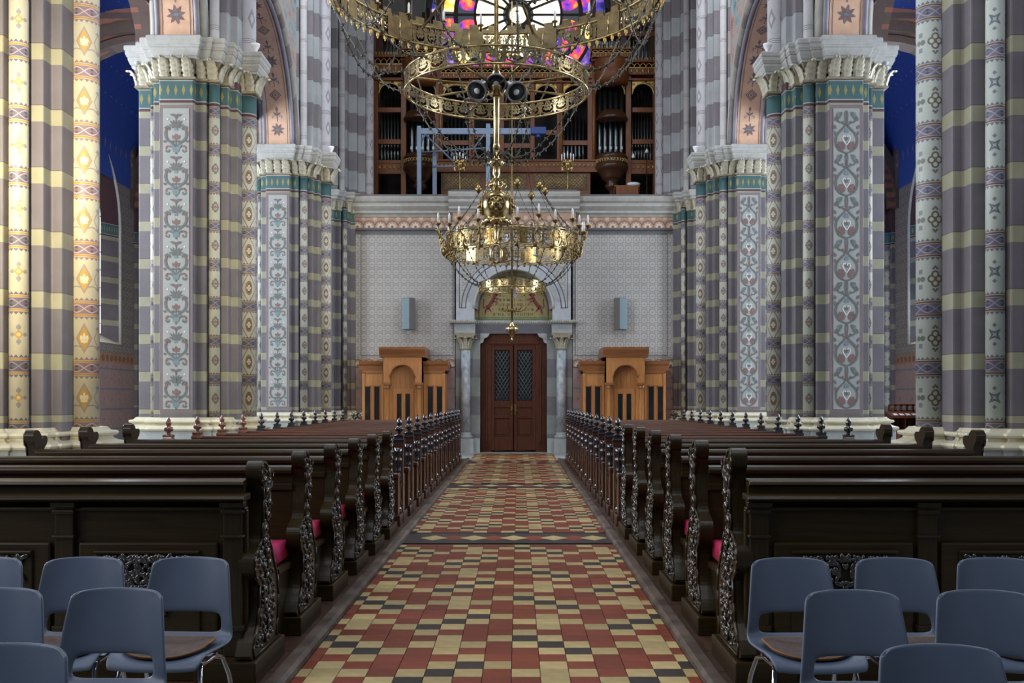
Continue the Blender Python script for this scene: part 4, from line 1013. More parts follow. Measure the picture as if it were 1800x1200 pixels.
hf = empty('hoist_frame', (0, GY, 6.9), 'blue-grey steel hoist frame with a blue motor on the gallery', 'hoist')
for px, py, dy in ((737,222,0),(858,218,0),(760,254,.9)):
    b = MB(); b.box(gx(px)-.065, gx(px)+.065, dy-.065, dy+.065, 0, gz(py)); b.build('steel_post', M['steel'], hf)
b = MB(); b.box(gx(738), gx(948), -.05, .05, gz(236), gz(226)); b.build('steel_beam', M['steel'], hf)
for p in ([(743,232),(803,290)],[(862,222),(832,262)],[(740,268),(858,260)],[(760,293),(806,292)],[(748,236),(740,250)]):
    b = MB(); b.tube([(gx(a), -.02, gz(c)) for a, c in p], .03, 4); b.build('steel_brace', M['steel'], hf)
b = MB(); b.box(gx(933), gx(960), -.12, .12, gz(237), gz(224)); b.lathe([(.09,gz(242)),(.09,gz(235))], (gx(946),0,0), 10); b.build('hoist_motor', M['hoist'], hf, bevel=.02)
ls = empty('lamp_stand', (PX(1137, 31.5), 31.5, 6.9), 'thin brass stand with two small white lamps on the right of the gallery', 'lamp')
zz = PZ(268, 31.5)-6.9
b = MB(); b.lathe([(.2,0),(.2,.03),(.02,.05),(.015,zz)], n=10); b.build('stand_pole', M['gold_d'], ls)
b = MB(); b.tube([(0,0,zz),(-.1,0,zz+.05),(-.38,0,zz+.04),(-.43,0,zz-.05)], .01, 5); b.tube([(0,0,zz-.05),(.2,0,zz-.04),(.35,0,zz-.08)], .01, 5); b.build('lamp_arm', M['iron'], ls)
for x, z in ((-.43,zz-.16),(0,zz)):
    b = MB(); b.lathe([(.02,.12),(.05,.05),(.055,0),(.03,-.02)], (x,0,z), 10); b.build('lamp_shade', M['candle'], ls)
bn = empty('gallery_bench', (PX(1105, 31), 31.0, 6.9), 'low brown bench back with a pale cloth behind the right parapet', 'bench')
b = MB(); b.box(-.45,.35,-.03,.03,.4,1.33); b.box(-.45,-.38,-.03,.4,0,1.3); b.box(.28,.35,-.03,.4,0,1.3); b.build('bench_back', M['organ'], bn, bevel=.02)
b = MB(); b.box(-.45,.35,-.05,.4,.4,.45); b.build('bench_seat', M['organ'], bn)
b = MB(); b.ell((.15,-.01,1.36), .22, .09, .07, n=10, k=5); b.build('folded_cloth', M['candle'], bn)
# ================================================================== CHANDELIERS
def ring_pts(R, z, n=72): return [(R*math.cos(2*PI*i/n), R*math.sin(2*PI*i/n), z) for i in range(n)]
def fret(R, z0, z1, nseg, mt, parent, name='fretwork', taper=0, both=False, w=.016):
    H = z1-z0; o = Orn(); L = 2*PI*R/nseg
    for k in range(nseg):
        x = (k+.5)*L; q = L/2
        for s in (-1, 1):
            def S(pts): return [(x+s*a*q, z0+b*H) for a, b in pts]
            o.ribbon(S([(0,.06),(.35,.1),(.75,.2),(.9,.45),(.75,.68),(.5,.7),(.36,.55),(.45,.42),(.6,.46)]), w)
            o.ribbon(S([(.1,.94),(.3,.82),(.32,.66),(.2,.58),(.08,.66)]), w); o.ribbon(S([(1,.02),(.93,.3),(1,.55),(.9,.8),(1,.98)]), w)
            o.leaf(x+s*.55*q, z0+.8*H, .6 if s > 0 else PI-.6, q*.45, H*.16); o.leaf(x+s*.2*q, z0+.28*H, 1.1 if s > 0 else PI-1.1, H*.25, q*.25)
        o.disc(x, z0+.42*H, min(q,H)*.2, n=8); o.leaf(x, z0+.5*H, PI/2, H*.4, q*.3); o.disc(x+q, z0+.5*H, w*1.6, n=6)
    def fn(a, b):
        t = (b-z0)/H; rr = R*(1-taper*(1-t)); an = a/R; return (rr*math.cos(an), rr*math.sin(an), b)
    ob_ = o.build(name, [mt], fn, parent, kind='stuff')
    so = ob_.modifiers.new('thickness', 'SOLIDIFY'); so.thickness = .008; so.offset = 0
    return ob_
def chain(p, q, sag, parent, name='chain', mt='iron', link_l=.16, r=.008, star=.03):
    p, q = Vector(p), Vector(q); L = (q-p).length; n = max(6, int(L/.1)); b = MB()
    pts = []
    for i in range(n+1):
        t = i/n; a = p.lerp(q, t); a.z -= sag*4*t*(1-t); pts.append(a)
    b.tube(pts, r, 4)
    m = max(3, int(L/link_l))
    for i in range(m):
        t = (i+.5)/m; a = p.lerp(q, t); a.z -= sag*4*t*(1-t)
        d = (q-p).normalized(); d.z -= sag*4*(1-2*t)/L; R_ = d.to_track_quat('X', 'Z').to_matrix()
        b.ell(a, link_l*.3, star*.35, star, R_, 4, 2); b.ell(a, star*.5, star, star*.35, R_, 4, 2)
    return b.build(name, M[mt], parent)
CX, CY = -.2, 14.6
ch = empty('crown_chandelier', (CX, CY, 0), 'huge gilded crown chandelier with a fretwork hoop, orb and hanging loop', 'chandelier')
b = MB(); b.lathe([(.02,4.55),(.045,4.72),(.03,4.8),(.055,4.85),(.055,5.0),(.03,5.02)], n=14); b.lathe([(.055,5.2),(.045,5.3),(.045,6.02),(.06,6.04),(.05,6.08)], n=14); b.build('lower_rod', M['gold'], ch)
b = MB(); b.lathe([(.05,6.35),(.032,6.5),(.032,17.9)], n=10); b.build('upper_rod', M['gold_d'], ch)
oz = PZ(362, CY)
b = MB(); b.lathe([(.03,-.26),(.12,-.24),(.15,-.2)]+[(.235*math.sin(PI*k/14), -.235*math.cos(PI*k/14)) for k in range(4, 13)]+[(.09,.235),(.05,.3)], (0,0,oz), 24); orb = b.build('orb', M['gold'], ch)
b = MB()
for k in range(4):                                             # pierced medallions on the orb
    a = -PI/2+k*PI/2; c = Vector((math.cos(a), math.sin(a), 0)); u = Vector((-math.sin(a), math.cos(a), 0))
    def sp(x, z):
        v = c+u*x+Vector((0,0,z)); v.normalize(); return v*.243+Vector((0,0,oz))
    b.tube([sp(.62*math.cos(2*PI*i/18), .62*math.sin(2*PI*i/18)) for i in range(18)], .012, 5, closed=True)
    for j in range(8): b.ell(sp(.38*math.cos(j*PI/4), .38*math.sin(j*PI/4)), .028, .028, .028)
    b.ell(sp(0,0), .05,.05,.05)
b.build('orb_medallions', M['gold_d'], orb)
b = MB()
for k in range(6):
    a = k*PI/3+.3; pts = [(r_*math.cos(a), r_*math.sin(a), oz+z_) for r_, z_ in ((.04,.24),(.08,.26),(.12,.26),(.15,.30),(.13,.34),(.09,.33),(.06,.36),(.04,.40))]; b.tube(pts, .016, 5)
b.build('orb_handles', M['gold'], orb)
b = MB(); b.lathe([(.20,-.26),(.22,-.24),(.21,-.20),(.12,-.18)], (0,0,oz), 20)
for k in range(10): a = k*PI/5; b.ell((.2*math.cos(a), .2*math.sin(a), oz-.25), .03,.03,.035)
b.build('orb_fringe', M['gold'], orb)
b = MB(); b.lathe([(.06,oz-.26),(.03,oz-.3),(.028,oz-.52),(.04,oz-.54),(.02,oz-.56)], n=12); b.tube([(.075*math.sin(2*PI*i/20)*(1 if i else 1), 0, oz-.70+.13*math.cos(2*PI*i/20)) for i in range(20)], .02, 6, closed=True); b.build('hanging_loop', M['gold'], ch)
kz = PZ(284, CY)
b = MB(); b.lathe([(.02,-.1),(.10,-.06),(.125,0),(.08,.04),(.05,.1),(.05,.2)], (0,0,kz), 16); b.build('collar', M['gold'], ch)
b = MB(); rr = random.Random(5)
for k in range(10):
    a = k*PI/5; b.tube([(r_*math.cos(a+q), r_*math.sin(a+q), kz+z_) for r_, z_, q in ((.05,.08,0),(.16,.13,.1),(.24,.07,.2),(.21,.02,.15))], [.014,.014,.011,.006], 5)
b.build('collar_leaves', M['iron'], ch)
# hoop
R2 = 1.335; hz0, hz1 = 6.03, 6.27
hoop = empty('hoop', (0,0,0), parent=ch)
b = MB(); b.tube(ring_pts(R2, hz0), .018, 6, closed=True); b.tube(ring_pts(R2, hz1), .018, 6, closed=True); b.build('hoop_rail', M['gold'], hoop)
fret(R2, hz0+.01, hz1-.01, 30, M['gold'], hoop, w=.02)
for k in range(8):
    a = k*PI/4+.35; b = MB(); b.tube([(.05*math.cos(a),.05*math.sin(a),hz0+.10),(R2*math.cos(a),R2*math.sin(a),hz0+.10)], .016, 5); b.build('spoke', M['gold_d'], hoop)
b = MB(); b.lathe([(.05,5.98),(.10,6.0),(.15,6.10),(.16,6.2),(.1,6.25),(.05,6.36)], n=18); b.build('lamp_boss', M['gold'], ch)
for k, (px, py) in enumerate(((838,160),(872,148),(908,162))):
    dx = PX(px, CY-.15)-CX; z = PZ(py, CY-.15)
    sl = empty('spotlight', (dx, -.15, z), parent=ch); sl.scale = (1.25,1.25,1.2); sl.rotation_euler = (math.radians(-52), 0, math.radians((-25,0,25)[k]))
    b = MB(); b.lathe([(.035,.26),(.05,.24),(.06,.13),(.11,.07),(.125,0),(.115,-.01),(.105,.0),(.06,.06),(.0,.07)], n=18); b.build('lamp_housing', M['silver'], sl)
    b = MB(); b.lathe([(.10,.004),(.055,.055),(0,.062)], n=16); b.build('lamp_inside', M['black'], sl)  # black lining paints the shade inside the lamp bowl
    b = MB(); b.ell((0,0,.03), .048, .048, .04, n=14, k=8); b.build('lamp_bulb', M['lens'], sl)
# crown
R1c = 2.46; cz0, cz1 = 7.50, 7.81
cr = empty('crown', (0,0,0), parent=ch)
b = MB(); b.tube(ring_pts(R1c, cz0), .022, 6, closed=True); b.tube(ring_pts(R1c, cz1), .02, 6, closed=True); b.build('crown_rail', M['gold_d'], cr)
NP = 24
fret(R1c, cz0+.01, cz1-.01, 72, M['gold'], cr, w=.018)
b = MB()
def arcplate(mb, R, a0, a1, z0, z1, m=5, th=.012):
    for r_ in (R, R-th):
        vs = []
        for i in range(m+1):
            a = a0+(a1-a0)*i/m; vs += [(r_*math.cos(a), r_*math.sin(a), z0), (r_*math.cos(a), r_*math.sin(a), z1)]
        mb.add(vs, [(2*i,2*i+2,2*i+3,2*i+1) for i in range(m)], 0, True)
for k in range(NP):
    a = 2*PI*k/NP; h = 2*PI/NP
    arcplate(b, R1c+.01, a+.02*h, a+.98*h, cz1, cz1+.07)
    for j in range(2): arcplate(b, R1c+.01, a+h*(.05+.5*j), a+h*(.30+.5*j), cz1+.07, cz1+.14, 3)
b.build('battlement', M['gold'], cr, recalc=False)
for k in range(NP//2):                                         # smooth brass turret plates
    a = 2*PI*(k+.22)/(NP/2); b = MB(); arcplate(b, R1c-.02, a, a+.20, cz0, cz1+.02, 5, .02); b.tube([((R1c-.045)*math.cos(a+.1), (R1c-.045)*math.sin(a+.1), z) for z in (cz0, cz1)], .012, 5); b.build('turret_plate', M['gold'], cr, recalc=False)
b = MB(); rr = random.Random(8)
for k in range(96):
    a = 2*PI*k/96; x, y = R1c*math.cos(a), R1c*math.sin(a)
    b.ell((x,y,cz0-.05), .03,.03,.045); b.ell((x,y,cz0-.095), .014,.014,.025)
b.build('crown_fringe', M['giltwood'], cr, kind='stuff')
for k in range(NP):
    a = 2*PI*(k+.5)/NP; x, y = R1c*math.cos(a), R1c*math.sin(a)
    b = MB(); b.lathe([(.02,cz1),(.02,cz1+.12),(.05,cz1+.13),(.055,cz1+.15),(.0,cz1+.15)], (x,y,0), 8); cup = b.build('candle_cup', M['gold_d'], cr)
    b = MB(); b.lathe([(.02,cz1+.14),(.02,cz1+.30),(.006,cz1+.34)], (x,y,0), 8); b.build('candle', M['candle'], cr)
for k in range(8):
    a = k*PI/4+.55; b = MB(); b.tube([(R1c*math.cos(a),R1c*math.sin(a),cz1-.02),(.04*math.cos(a),.04*math.sin(a),cz1+.55)], .022, 5); b.build('crown_strut', M['gold_d'], cr)
for k in range(12):
    a = k*PI/6+.12; chain((R1c*math.cos(a),R1c*math.sin(a),cz0-.05), (R2*math.cos(a+.12),R2*math.sin(a+.12),hz1), .42, ch, 'crown_chain', link_l=.13, r=.011, star=.035, mt='iron')
for k in range(8):
    a = k*PI/4+.4; chain((R2*math.cos(a),R2*math.sin(a),hz0), (.12*math.cos(a),.12*math.sin(a),kz+.03), .30, ch, 'hoop_chain', link_l=.12, r=.009, star=.04)
for k in range(6):
    a = k*PI/3+.2; chain((R1c*math.cos(a)*.98,R1c*math.sin(a)*.98,cz0), (R1c*math.cos(a+1.0)*.98,R1c*math.sin(a+1.0)*.98,cz0), .95, ch, 'swag_chain', link_l=.15, r=.011, star=.05)
# ---- rear candle chandelier
RX, RYc = -.02, 22.2
c2 = empty('candle_chandelier', (RX, RYc, 0), 'farther brass chandelier ringed with white candles in front of the door', 'chandelier')
def rz(py): return PZ(py, RYc)
b = MB(); b.lathe([(.02,rz(575)),(.022,rz(272)),(.012,rz(270)),(.012,17.9)], n=8); b.build('rod', M['gold_d'], c2)
b = MB(); z = rz(578)
b.lathe([(.0,-.30),(.03,-.26),(.015,-.22),(.03,-.16),(.05,-.13)]+[(.125*math.sin(PI*k/10), -.12*math.cos(PI*k/10)) for k in range(2, 9)]+[(.05,.13),(.02,.18)], (0,0,z), 16)
for k in range(12): a = k*PI/6; b.ell((.12*math.cos(a),.12*math.sin(a),z+.0), .02,.02,.05)
b.build('pendant_orb', M['gold'], c2)
b = MB(); z = rz(546); b.lathe([(.02,-.05),(.06,0),(.02,.05)], (0,0,z), 10)
for k in range(6):
    a = k*PI/3+.2; b.tube([(.05*math.cos(a),.05*math.sin(a),z),(.2*math.cos(a),.2*math.sin(a),z-.02),(.34*math.cos(a),.34*math.sin(a),z+.07),(.28*math.cos(a),.28*math.sin(a),z+.1)], .012, 5)
b.build('pendant_leaves', M['gold_d'], c2)
Rb = .73; zb0, zb1 = 4.0, 4.15
lr = empty('lower_ring', (0,0,0), parent=c2)
b = MB(); b.tube(ring_pts(Rb, zb0, 48), .014, 5, closed=True); b.tube(ring_pts(Rb, zb1, 48), .012, 5, closed=True); b.build('ring_rail', M['gold'], lr); fret(Rb, zb0, zb1, 26, M['gold'], lr, w=.014)
b = MB()
for k in range(16): a = k*PI/8; b.ell((Rb*math.cos(a),Rb*math.sin(a),zb0-.04),.025,.025,.04)
b.build('ring_drops', M['gold_d'], lr, kind='stuff')
for k in range(6):
    a = k*PI/3+.3; b = MB(); b.tube([(0,0,zb1),(Rb*math.cos(a),Rb*math.sin(a),zb1-.05)], .01, 4); b.build('spoke', M['gold_d'], lr)
Ru = Rl = 1.46; zu1, zu0 = 5.20, 4.75; zl0 = zu0
ub = empty('candle_band', (0,0,0), parent=c2)
b = MB()
for z_ in (zu1, zu1-.05, zu0+.05, zu0): b.tube(ring_pts(Ru, z_, 72), .013, 5, closed=True)
b.build('band_rail', M['gold'], ub); fret(Ru, zu0+.05, zu1-.05, 40, M['gold_d'], ub, w=.024)
for k in range(12):
    a = 2*PI*k/12+.12; b = MB(); arcplate(b, Ru*.99, a, a+(.11 if k % 2 else .2), zu0+.04, zu1-.04, 4); b.build('band_plate', M['gold'] if k % 3 else M['gold_d'], ub, recalc=False)
b = MB()
for k in range(64): a = 2*PI*k/64; b.ell((Ru*math.cos(a),Ru*math.sin(a),zu0-.02),.03,.03,.035); b.ell((Ru*math.cos(a),Ru*math.sin(a),zu1+.03),.022,.022,.035)
b.build('band_drops', M['gold_d'], ub, kind='stuff')
for k in range(24):
    a = 2*PI*(k+.3)/24; Rc = 1.70 if k % 2 else 1.62; zc_ = 5.40 if k % 2 else 5.33; ca, sa = math.cos(a), math.sin(a)
    b = MB(); b.tube([(r_*ca, r_*sa, z_) for r_, z_ in ((1.44,zu0+.03),(1.52,zu0+.0),(1.58,zu0+.12),(1.53,zu0+.24),(Rc-.05,zu0+.34),(Rc,zc_-.08))], [.026,.026,.022,.018,.016,.014], 5)
    for q in range(4): b.ell(((1.50+.04*q)*ca+.03*(-1)**q*sa, (1.50+.04*q)*sa-.03*(-1)**q*ca, zu0+.04+.12*q), .03,.03,.045, n=5, k=3)
    b.lathe([(.02,-.08),(.065,-.03),(.07,-.01),(.03,0),(.0,0)], (Rc*ca,Rc*sa,zc_), 8); arm = b.build('candle_arm', M['gold_d'], c2)
    b = MB(); b.lathe([(.024,0),(.022,.17),(.008,.22)], (Rc*ca,Rc*sa,zc_-.01), 8); b.build('candle', M['candle'], arm)
for k in range(8):
    a = 2*PI*(k+.5)/8; ca, sa = math.cos(a), math.sin(a); b = MB(); b.lathe([(.03,-.03),(.05,0),(.02,.0),(.02,.14),(.006,.18)], (1.36*ca,1.36*sa,zu0+.22), 8); b.build('inner_candle', M['candle'], ub)
for k in range(16):
    a = 2*PI*k/16+.1; chain((Rl*math.cos(a),Rl*math.sin(a),zl0-.02), ((Rb+.02)*math.cos(a),(Rb+.02)*math.sin(a),zb1-.05), .13, c2, 'lower_chain', link_l=.1, r=.008, star=.028)
for k in range(8):
    a = 2*PI*(k+.2)/8; zo = rz(334); q = (.75*math.cos(a), .75*math.sin(a), zo)
    b = MB(); b.lathe([(.0,-.12),(.06,-.04),(.085,.0),(.05,.05),(.015,.12)], q, 8); b.build('chain_drop', M['gold_d'], c2)
    for d in (-.2, .2): chain((q[0],q[1],zo-.1), (Ru*math.cos(a+d),Ru*math.sin(a+d),zu1), .05, c2, 'upper_chain', link_l=.12, r=.007, star=.02)
    b = MB(); b.tube([(q[0],q[1],zo+.1),(0,0,8.9)], .005, 4); b.build('hanging_wire', M['iron'], c2)
# ================================================================== PEWS
prof = [(-.20,.15),(-.22,.22),(-.13,.31),(-.09,.40),(-.08,.52),(-.16,.585),(-.19,.64),(-.175,.70),(-.10,.735),(-.02,.77),(.0,.86),(.02,.99),(.0,1.07),(-.035,1.11),(-.04,1.165),(.0,1.2),(.06,1.195),(.105,1.16),(.125,1.12),
        (.18,1.15),(.225,1.13),(.215,1.08),(.15,1.02),(.135,.88),(.15,.75),(.24,.63),(.33,.52),(.37,.39),(.345,.25),(.31,.15)]
def inside(p, poly):
    c = False; n = len(poly)
    for i in range(n):
        (x1, y1), (x2, y2) = poly[i], poly[i-1]
        if (y1 > p[1]) != (y2 > p[1]) and p[0] < (x2-x1)*(p[1]-y1)/(y2-y1)+x1: c = not c
    return c
def smoothpoly(P, k=4):
    n = len(P); out = []
    for i in range(n):
        p0, p1, p2, p3 = P[i-1], P[i], P[(i+1)%n], P[(i+2)%n]
        for j in range(k):
            t = j/k; out.append(tuple(.5*((2*b_)+(-a_+c_)*t+(2*a_-5*b_+4*c_-d_)*t*t+(-a_+3*b_-3*c_+d_)*t**3) for a_, b_, c_, d_ in zip(p0,p1,p2,p3)))
    return out
prof0 = prof; prof = smoothpoly(prof)
b = MB(); b.prism(prof, -.042, .042, ax='x'); ENDM = b.mesh('end_panel', M['pew_v'])
rr = random.Random(11); b = MB(); shr = [((y-.06)*.62+.06, (z-.68)*.93+.68) for y, z in prof]
cnt = 0
while cnt < 170:
    y, z = rr.uniform(-.2,.37), rr.uniform(.17,1.17)
    if not inside((y, z), shr): continue
    a = rr.uniform(0, PI); l = rr.uniform(.014,.034); R_ = Matrix.Rotation(a, 3, 'X')
    b.ell((.043, y, z), .013, l, l*.30, R_, 6, 3); cnt += 1
for k in range(14):
    y = .06; z = .2+k*.068
    if inside((y, z), prof): b.tube([(.05, y+.05*math.sin(k*1.3)+.035*math.cos(t*.9)*(1-t/9), z+.035*math.sin(t*.9)*(1-t/9)) for t in range(8)], [.012]*5+[.009,.007,.005], 5)
CARVE = b.mesh('carving', M['carve'])
b = MB(); rl = random.Random(2)
for k in range(30):
    i = k; p = prof0[i]; q = prof0[(i+1) % 30]; b.tube([(.043,p[0]*.96+.003,(p[1]-.68)*.985+.68),(.043,q[0]*.96+.003,(q[1]-.68)*.985+.68)], .009, 5)
RIMM = b.mesh('end_bead', M['pew_v'])
L2 = 1.475; PCX = 2.775
def ends(root, plinth=True):
    for s in (-1, 1):
        e = link('end_panel', ENDM, root, (s*(L2-.042), 0, 0)); link('carving', CARVE, e, (0,0,0), 0 if s > 0 else 0)
        if s < 0:
            e.children
            for c_ in e.children: c_.scale = (-1,1,1)
        c_ = link('end_bead', RIMM, e); c_.scale = (s,1,1)
    if plinth:
        for s in (-1, 1):
            b = MB(); b.box(*sorted((s*(L2-.30), s*(L2+.03))), -.26, .40, .03, .15); b.build('end_plinth', M['pew'], root, bevel=.008)
def carved_plaque(b, x0, x1, z0, z1, y, seed, n=150):
    r_ = random.Random(seed); cx = (x0+x1)/2; w = (x1-x0)/2
    for k in range(n):
        t = r_.uniform(0, 1); z = z1-(z1-z0)*(t**1.3)*(1); lim = w*(1-.55*((z1-z)/(z1-z0)))
        x = r_.uniform(0, lim); a = r_.uniform(0, PI); l = r_.uniform(.02,.042)
        for s in (-1, 1): b.ell((cx+s*x, y, z), l, .018, l*.42, Matrix.Rotation(s*a, 3, 'Y'), 6, 3)
    for s in (-1, 1):
        for q in range(3):
            c0 = (cx+s*w*(.25+.25*q), z1-.07-.03*q); b.tube([(c0[0]+s*(.06-.006*t)*math.cos(t*.7), y-.005, c0[1]+(.06-.006*t)*math.sin(t*.7)) for t in range(10)], .011, 5)
def scroll_pew(front):
    root = empty('pew', (0,0,0)); ends(root); X = L2-.085
    b = MB(); b.prism([(-.02,1.05),(-.025,1.075),(-.01,1.095),(.025,1.105),(.065,1.09),(.075,1.05)], -X, X, ax='x'); b.build('top_rail', M['pew'], root, bevel=.006)
    b = MB(); b.box(-X, X, .015, .05, .16, 1.05)
    b.box(-X, X, -.005, .02, .94, .985)
    bk = b.build('back_board', M['pew'], root, bevel=.006)
    for k in range(4):
        x0 = -X+.12+k*(2*X-.2)/4; x1 = x0+(2*X-.2)/4-.12
        b = MB(); b.box(x0,x1,.0,.02,.60,.90); b.box(x0+.05,x1-.05,-.012,.01,.65,.85); b.build('back_field', M['pew'], bk, bevel=.012)
    b = MB(); b.prism([(.05,.93),(.06,.96),(.33,.90),(.33,.87)], -X, X, ax='x'); b.build('book_ledge', M['pew'], root)
    b = MB(); b.box(-X, X, .42, .62, .17, .21); b.box(-X, -X+.05, .1, .6, .05, .17); b.box(X-.05, X, .1, .6, .05, .17); b.build('kneeler', M['pew'], root, bevel=.01)
    if not front:
        b = MB(); b.prism([(.0,.44),(-.44,.46),(-.46,.49),(-.44,.50),(.0,.48)], -X-.02, X+.02, ax='x'); b.build('seat', M['pew'], root)
        for x in (-X+.03, 0, X-.03):
            b = MB(); b.box(x-.03, x+.03, -.40, .0, .03, .45); b.build('seat_support', M['pew_v'], root)
    else:
        Y = -.16
        b = MB(); b.box(-X-.04, X+.04, Y+.01, Y+.05, .10, .95); b.box(-X-.05, X+.05, Y-.03, Y+.06, .03, .16); b.box(-X-.04,X+.04,Y-.015,Y+.05,.16,.20); sb = b.build('front_board', M['pew'], root, bevel=.008)
        b = MB(); b.box(-X-.01, X+.01, -.10, -.06, .99, 1.075); b.prism([(-.11,1.07),(-.13,1.08),(-.12,1.097),(-.05,1.105),(-.03,1.07)], -X-.01, X+.01, ax='x'); b.prism([(Y-.06,1.0),(Y-.075,1.012),(Y-.06,1.025),(-.08,1.035),(-.08,1.0)], -X-.04, X+.04, ax='x'); b.build('desk_top', M['pew'], root, bevel=.003)
        b = MB(); b.box(-X-.04, X+.04, Y-.02, Y+.04, .945, .965); b.build('front_moulding', M['pew'], root, bevel=.008)
        for x in (-1.36, -.455, .455, 1.36):
            p = empty('pilaster', (x, Y, 0), parent=root); 
            b = MB(); b.box(-.05,.05,-.025,.02,.16,1.0); b.box(-.06,.06,-.04,.02,.93,.95); b.box(-.06,.06,-.04,.02,.80,.815); b.box(-.06,.06,-.04,.02,.30,.33); b.box(-.065,.065,-.045,.02,.965,.995); b.build('pilaster_shaft', M['pew_v'], p, bevel=.005)
        for x0, x1, sd in ((-1.28, -.53, 1), (-.38, .38, 3), (.53, 1.28, 2)):
            b = MB(); b.box(x0,x1,Y-.02,Y+.01,.20,.775); b.build('panel_frame', M['pew'], sb, bevel=.012)
            b = MB(); b.box(x0+.09,x1-.09,Y-.035,Y-.015,.25,.715); b.box(x0+.09,x1-.09,Y-.045,Y-.015,.715,.735); pp = b.build('panel_field', M['pew'], sb, bevel=.008)
            b = MB(); carved_plaque(b, x0+.12, x1-.12, .40, .70, Y-.04, sd); b.build('carved_plaque', M['carve'], sb)
    return root
def finial_mesh(mt, nm):
    b = MB(); b.stack([[(-a,-a,z),(a,-a,z),(a,a,z),(-a,a,z)] for a, z in ((.068,0),(.068,.02),(.055,.035),(.05,.055),(.058,.06),(.058,.075),(.03,.09))])
    b.lathe([(.03,.085),(.022,.10),(.028,.115),(.046,.14),(.050,.16),(.036,.178),(.024,.19),(.030,.20),(.036,.225),(.026,.26),(.008,.295),(0,.30)], n=10)
    for k in range(4): a = k*PI/2+PI/4; b.ell((.042*math.cos(a),.042*math.sin(a),.15),.02,.02,.03)
    return b.mesh(nm, mt)
FIN = finial_mesh(M['finial'], 'finial'); FIN_LIT = finial_mesh(M['copper'], 'finial')
b = MB(); b.lathe([(.0,0),(.05,.0),(.05,.06),(.035,.08),(.045,.13),(.03,.2),(.045,.36),(.05,.42),(.035,.46),(.055,.5),(.04,.53),(.05,.62),(.052,.66),(.03,.70),(.045,.73),(.045,.80)], n=12); BAL = b.mesh('baluster', M['finial'])
b = MB(); b.box(-.05,.05,-.05,.05,.03,1.03); b.box(-.065,.065,-.065,.065,.03,.16); b.box(-.062,.062,-.062,.062,.97,1.03); POST = b.mesh('end_post', M['red_v'])
def finial_pew(copper):
    root = empty('pew', (0,0,0)); X = L2-.1
    for s in (-1, 1):
        e = link('end_post', POST, root, (s*(L2-.05), 0, 0)); 
        f = link('finial', FIN_LIT if (copper and s < 0) else FIN, e, (0,0,1.03))  # outer finials of sunlit rows get the light painted in as copper
        link('baluster', BAL, e, (0, -.13, .16)); 
        b = MB(); b.box(s*(L2-.05)-.03, s*(L2-.05)+.03, -.36, .34, .16, .62); b.box(s*(L2-.05)-.06, s*(L2-.05)+.06, -.40, .38, .03, .16); b.box(s*(L2-.05)-.035, s*(L2-.05)+.035, -.38, .0, .60, .66); b.build('end_board', M['red_v'], root, bevel=.01)
    b = MB(); b.prism([(-.02,1.0),(-.025,1.025),(-.01,1.045),(.025,1.055),(.065,1.04),(.07,1.0)], -X, X, ax='x'); b.build('top_rail', M['red'], root)
    b = MB(); b.box(-X, X, .015, .05, .16, 1.0); b.box(-X, X, -.005, .02, .9, .93); b.box(-X,X,-.005,.02,.80,.82); b.build('back_board', M['red'], root, bevel=.006)
    b = MB(); b.prism([(.05,.88),(.06,.91),(.32,.85),(.32,.82)], -X, X, ax='x'); b.build('book_ledge', M['red'], root)
    b = MB(); b.prism([(.0,.44),(-.42,.46),(-.44,.49),(.0,.48)], -X, X, ax='x'); b.build('seat', M['red'], root)
    return root
ORD = ['first','second','third','fourth','fifth','sixth','seventh','eighth','ninth','tenth','eleventh','twelfth']
P_front, P_scroll, P_fin, P_lit = scroll_pew(True), scroll_pew(False), finial_pew(False), finial_pew(True)
kids = tree(None); used = set()
def place(proto, x, y, label, group):
    o = proto if proto.name not in used else copy_tree(proto, None, kids)
    used.add(proto.name); o.location = (x, y, 0); tag(o, label, 'pew', group); return o
cb = MB()
for k in range(2): pass
cush = MB(); W_ = 1.385
sec = [(-.21,.0),(-.225,.035),(-.22,.085),(-.18,.118),(-.06,.125),(.08,.12),(.17,.115),(.19,.07),(.185,.01)]
cush.stack([[(x*.995 if i in (0, 6) else x, y*(.93 if i in (0,6) else 1), z*(.9 if i in (0,6) else 1)+.002) for y, z in sec] for i, x in enumerate((-W_,-W_+.02,-W_*.5,0,W_*.5,W_-.02,W_))], smooth=True)
CUSH = cush.mesh('seat_cushion', M['pink'])
for sgn, sd in ((-1,'left'),(1,'right')):
    for k in range(6):
        y = 5.53+1.103*k
        pw_ = place(P_front if k == 0 else P_scroll, sgn*PCX, y, f'dark oak scroll-ended pew {sd} of the aisle, '+('with the carved front screen' if k == 0 else f'{ORD[k]} row from the chairs'), 'scroll-ended pews')
        for c_ in pw_.children:
            if c_.name.startswith('end_panel') and c_.location.x*sgn > 0: c_.scale = (1,1,1.06)
        if k: link('seat_cushion', CUSH, None, (sgn*PCX, y-.235, .503), label=f'long magenta velvet cushion on the {ORD[k]} pew row {sd} of the aisle', cat='cushion', group='magenta pew cushions')
    for k in range(12):
        y = 12.3+1.11*k
        place(P_lit if (sgn < 0 and k in (0,1,2,3)) else P_fin, sgn*PCX, y, f'red-brown finial-topped pew {sd} of the aisle, {ORD[k]} towards the door', 'finial pews')
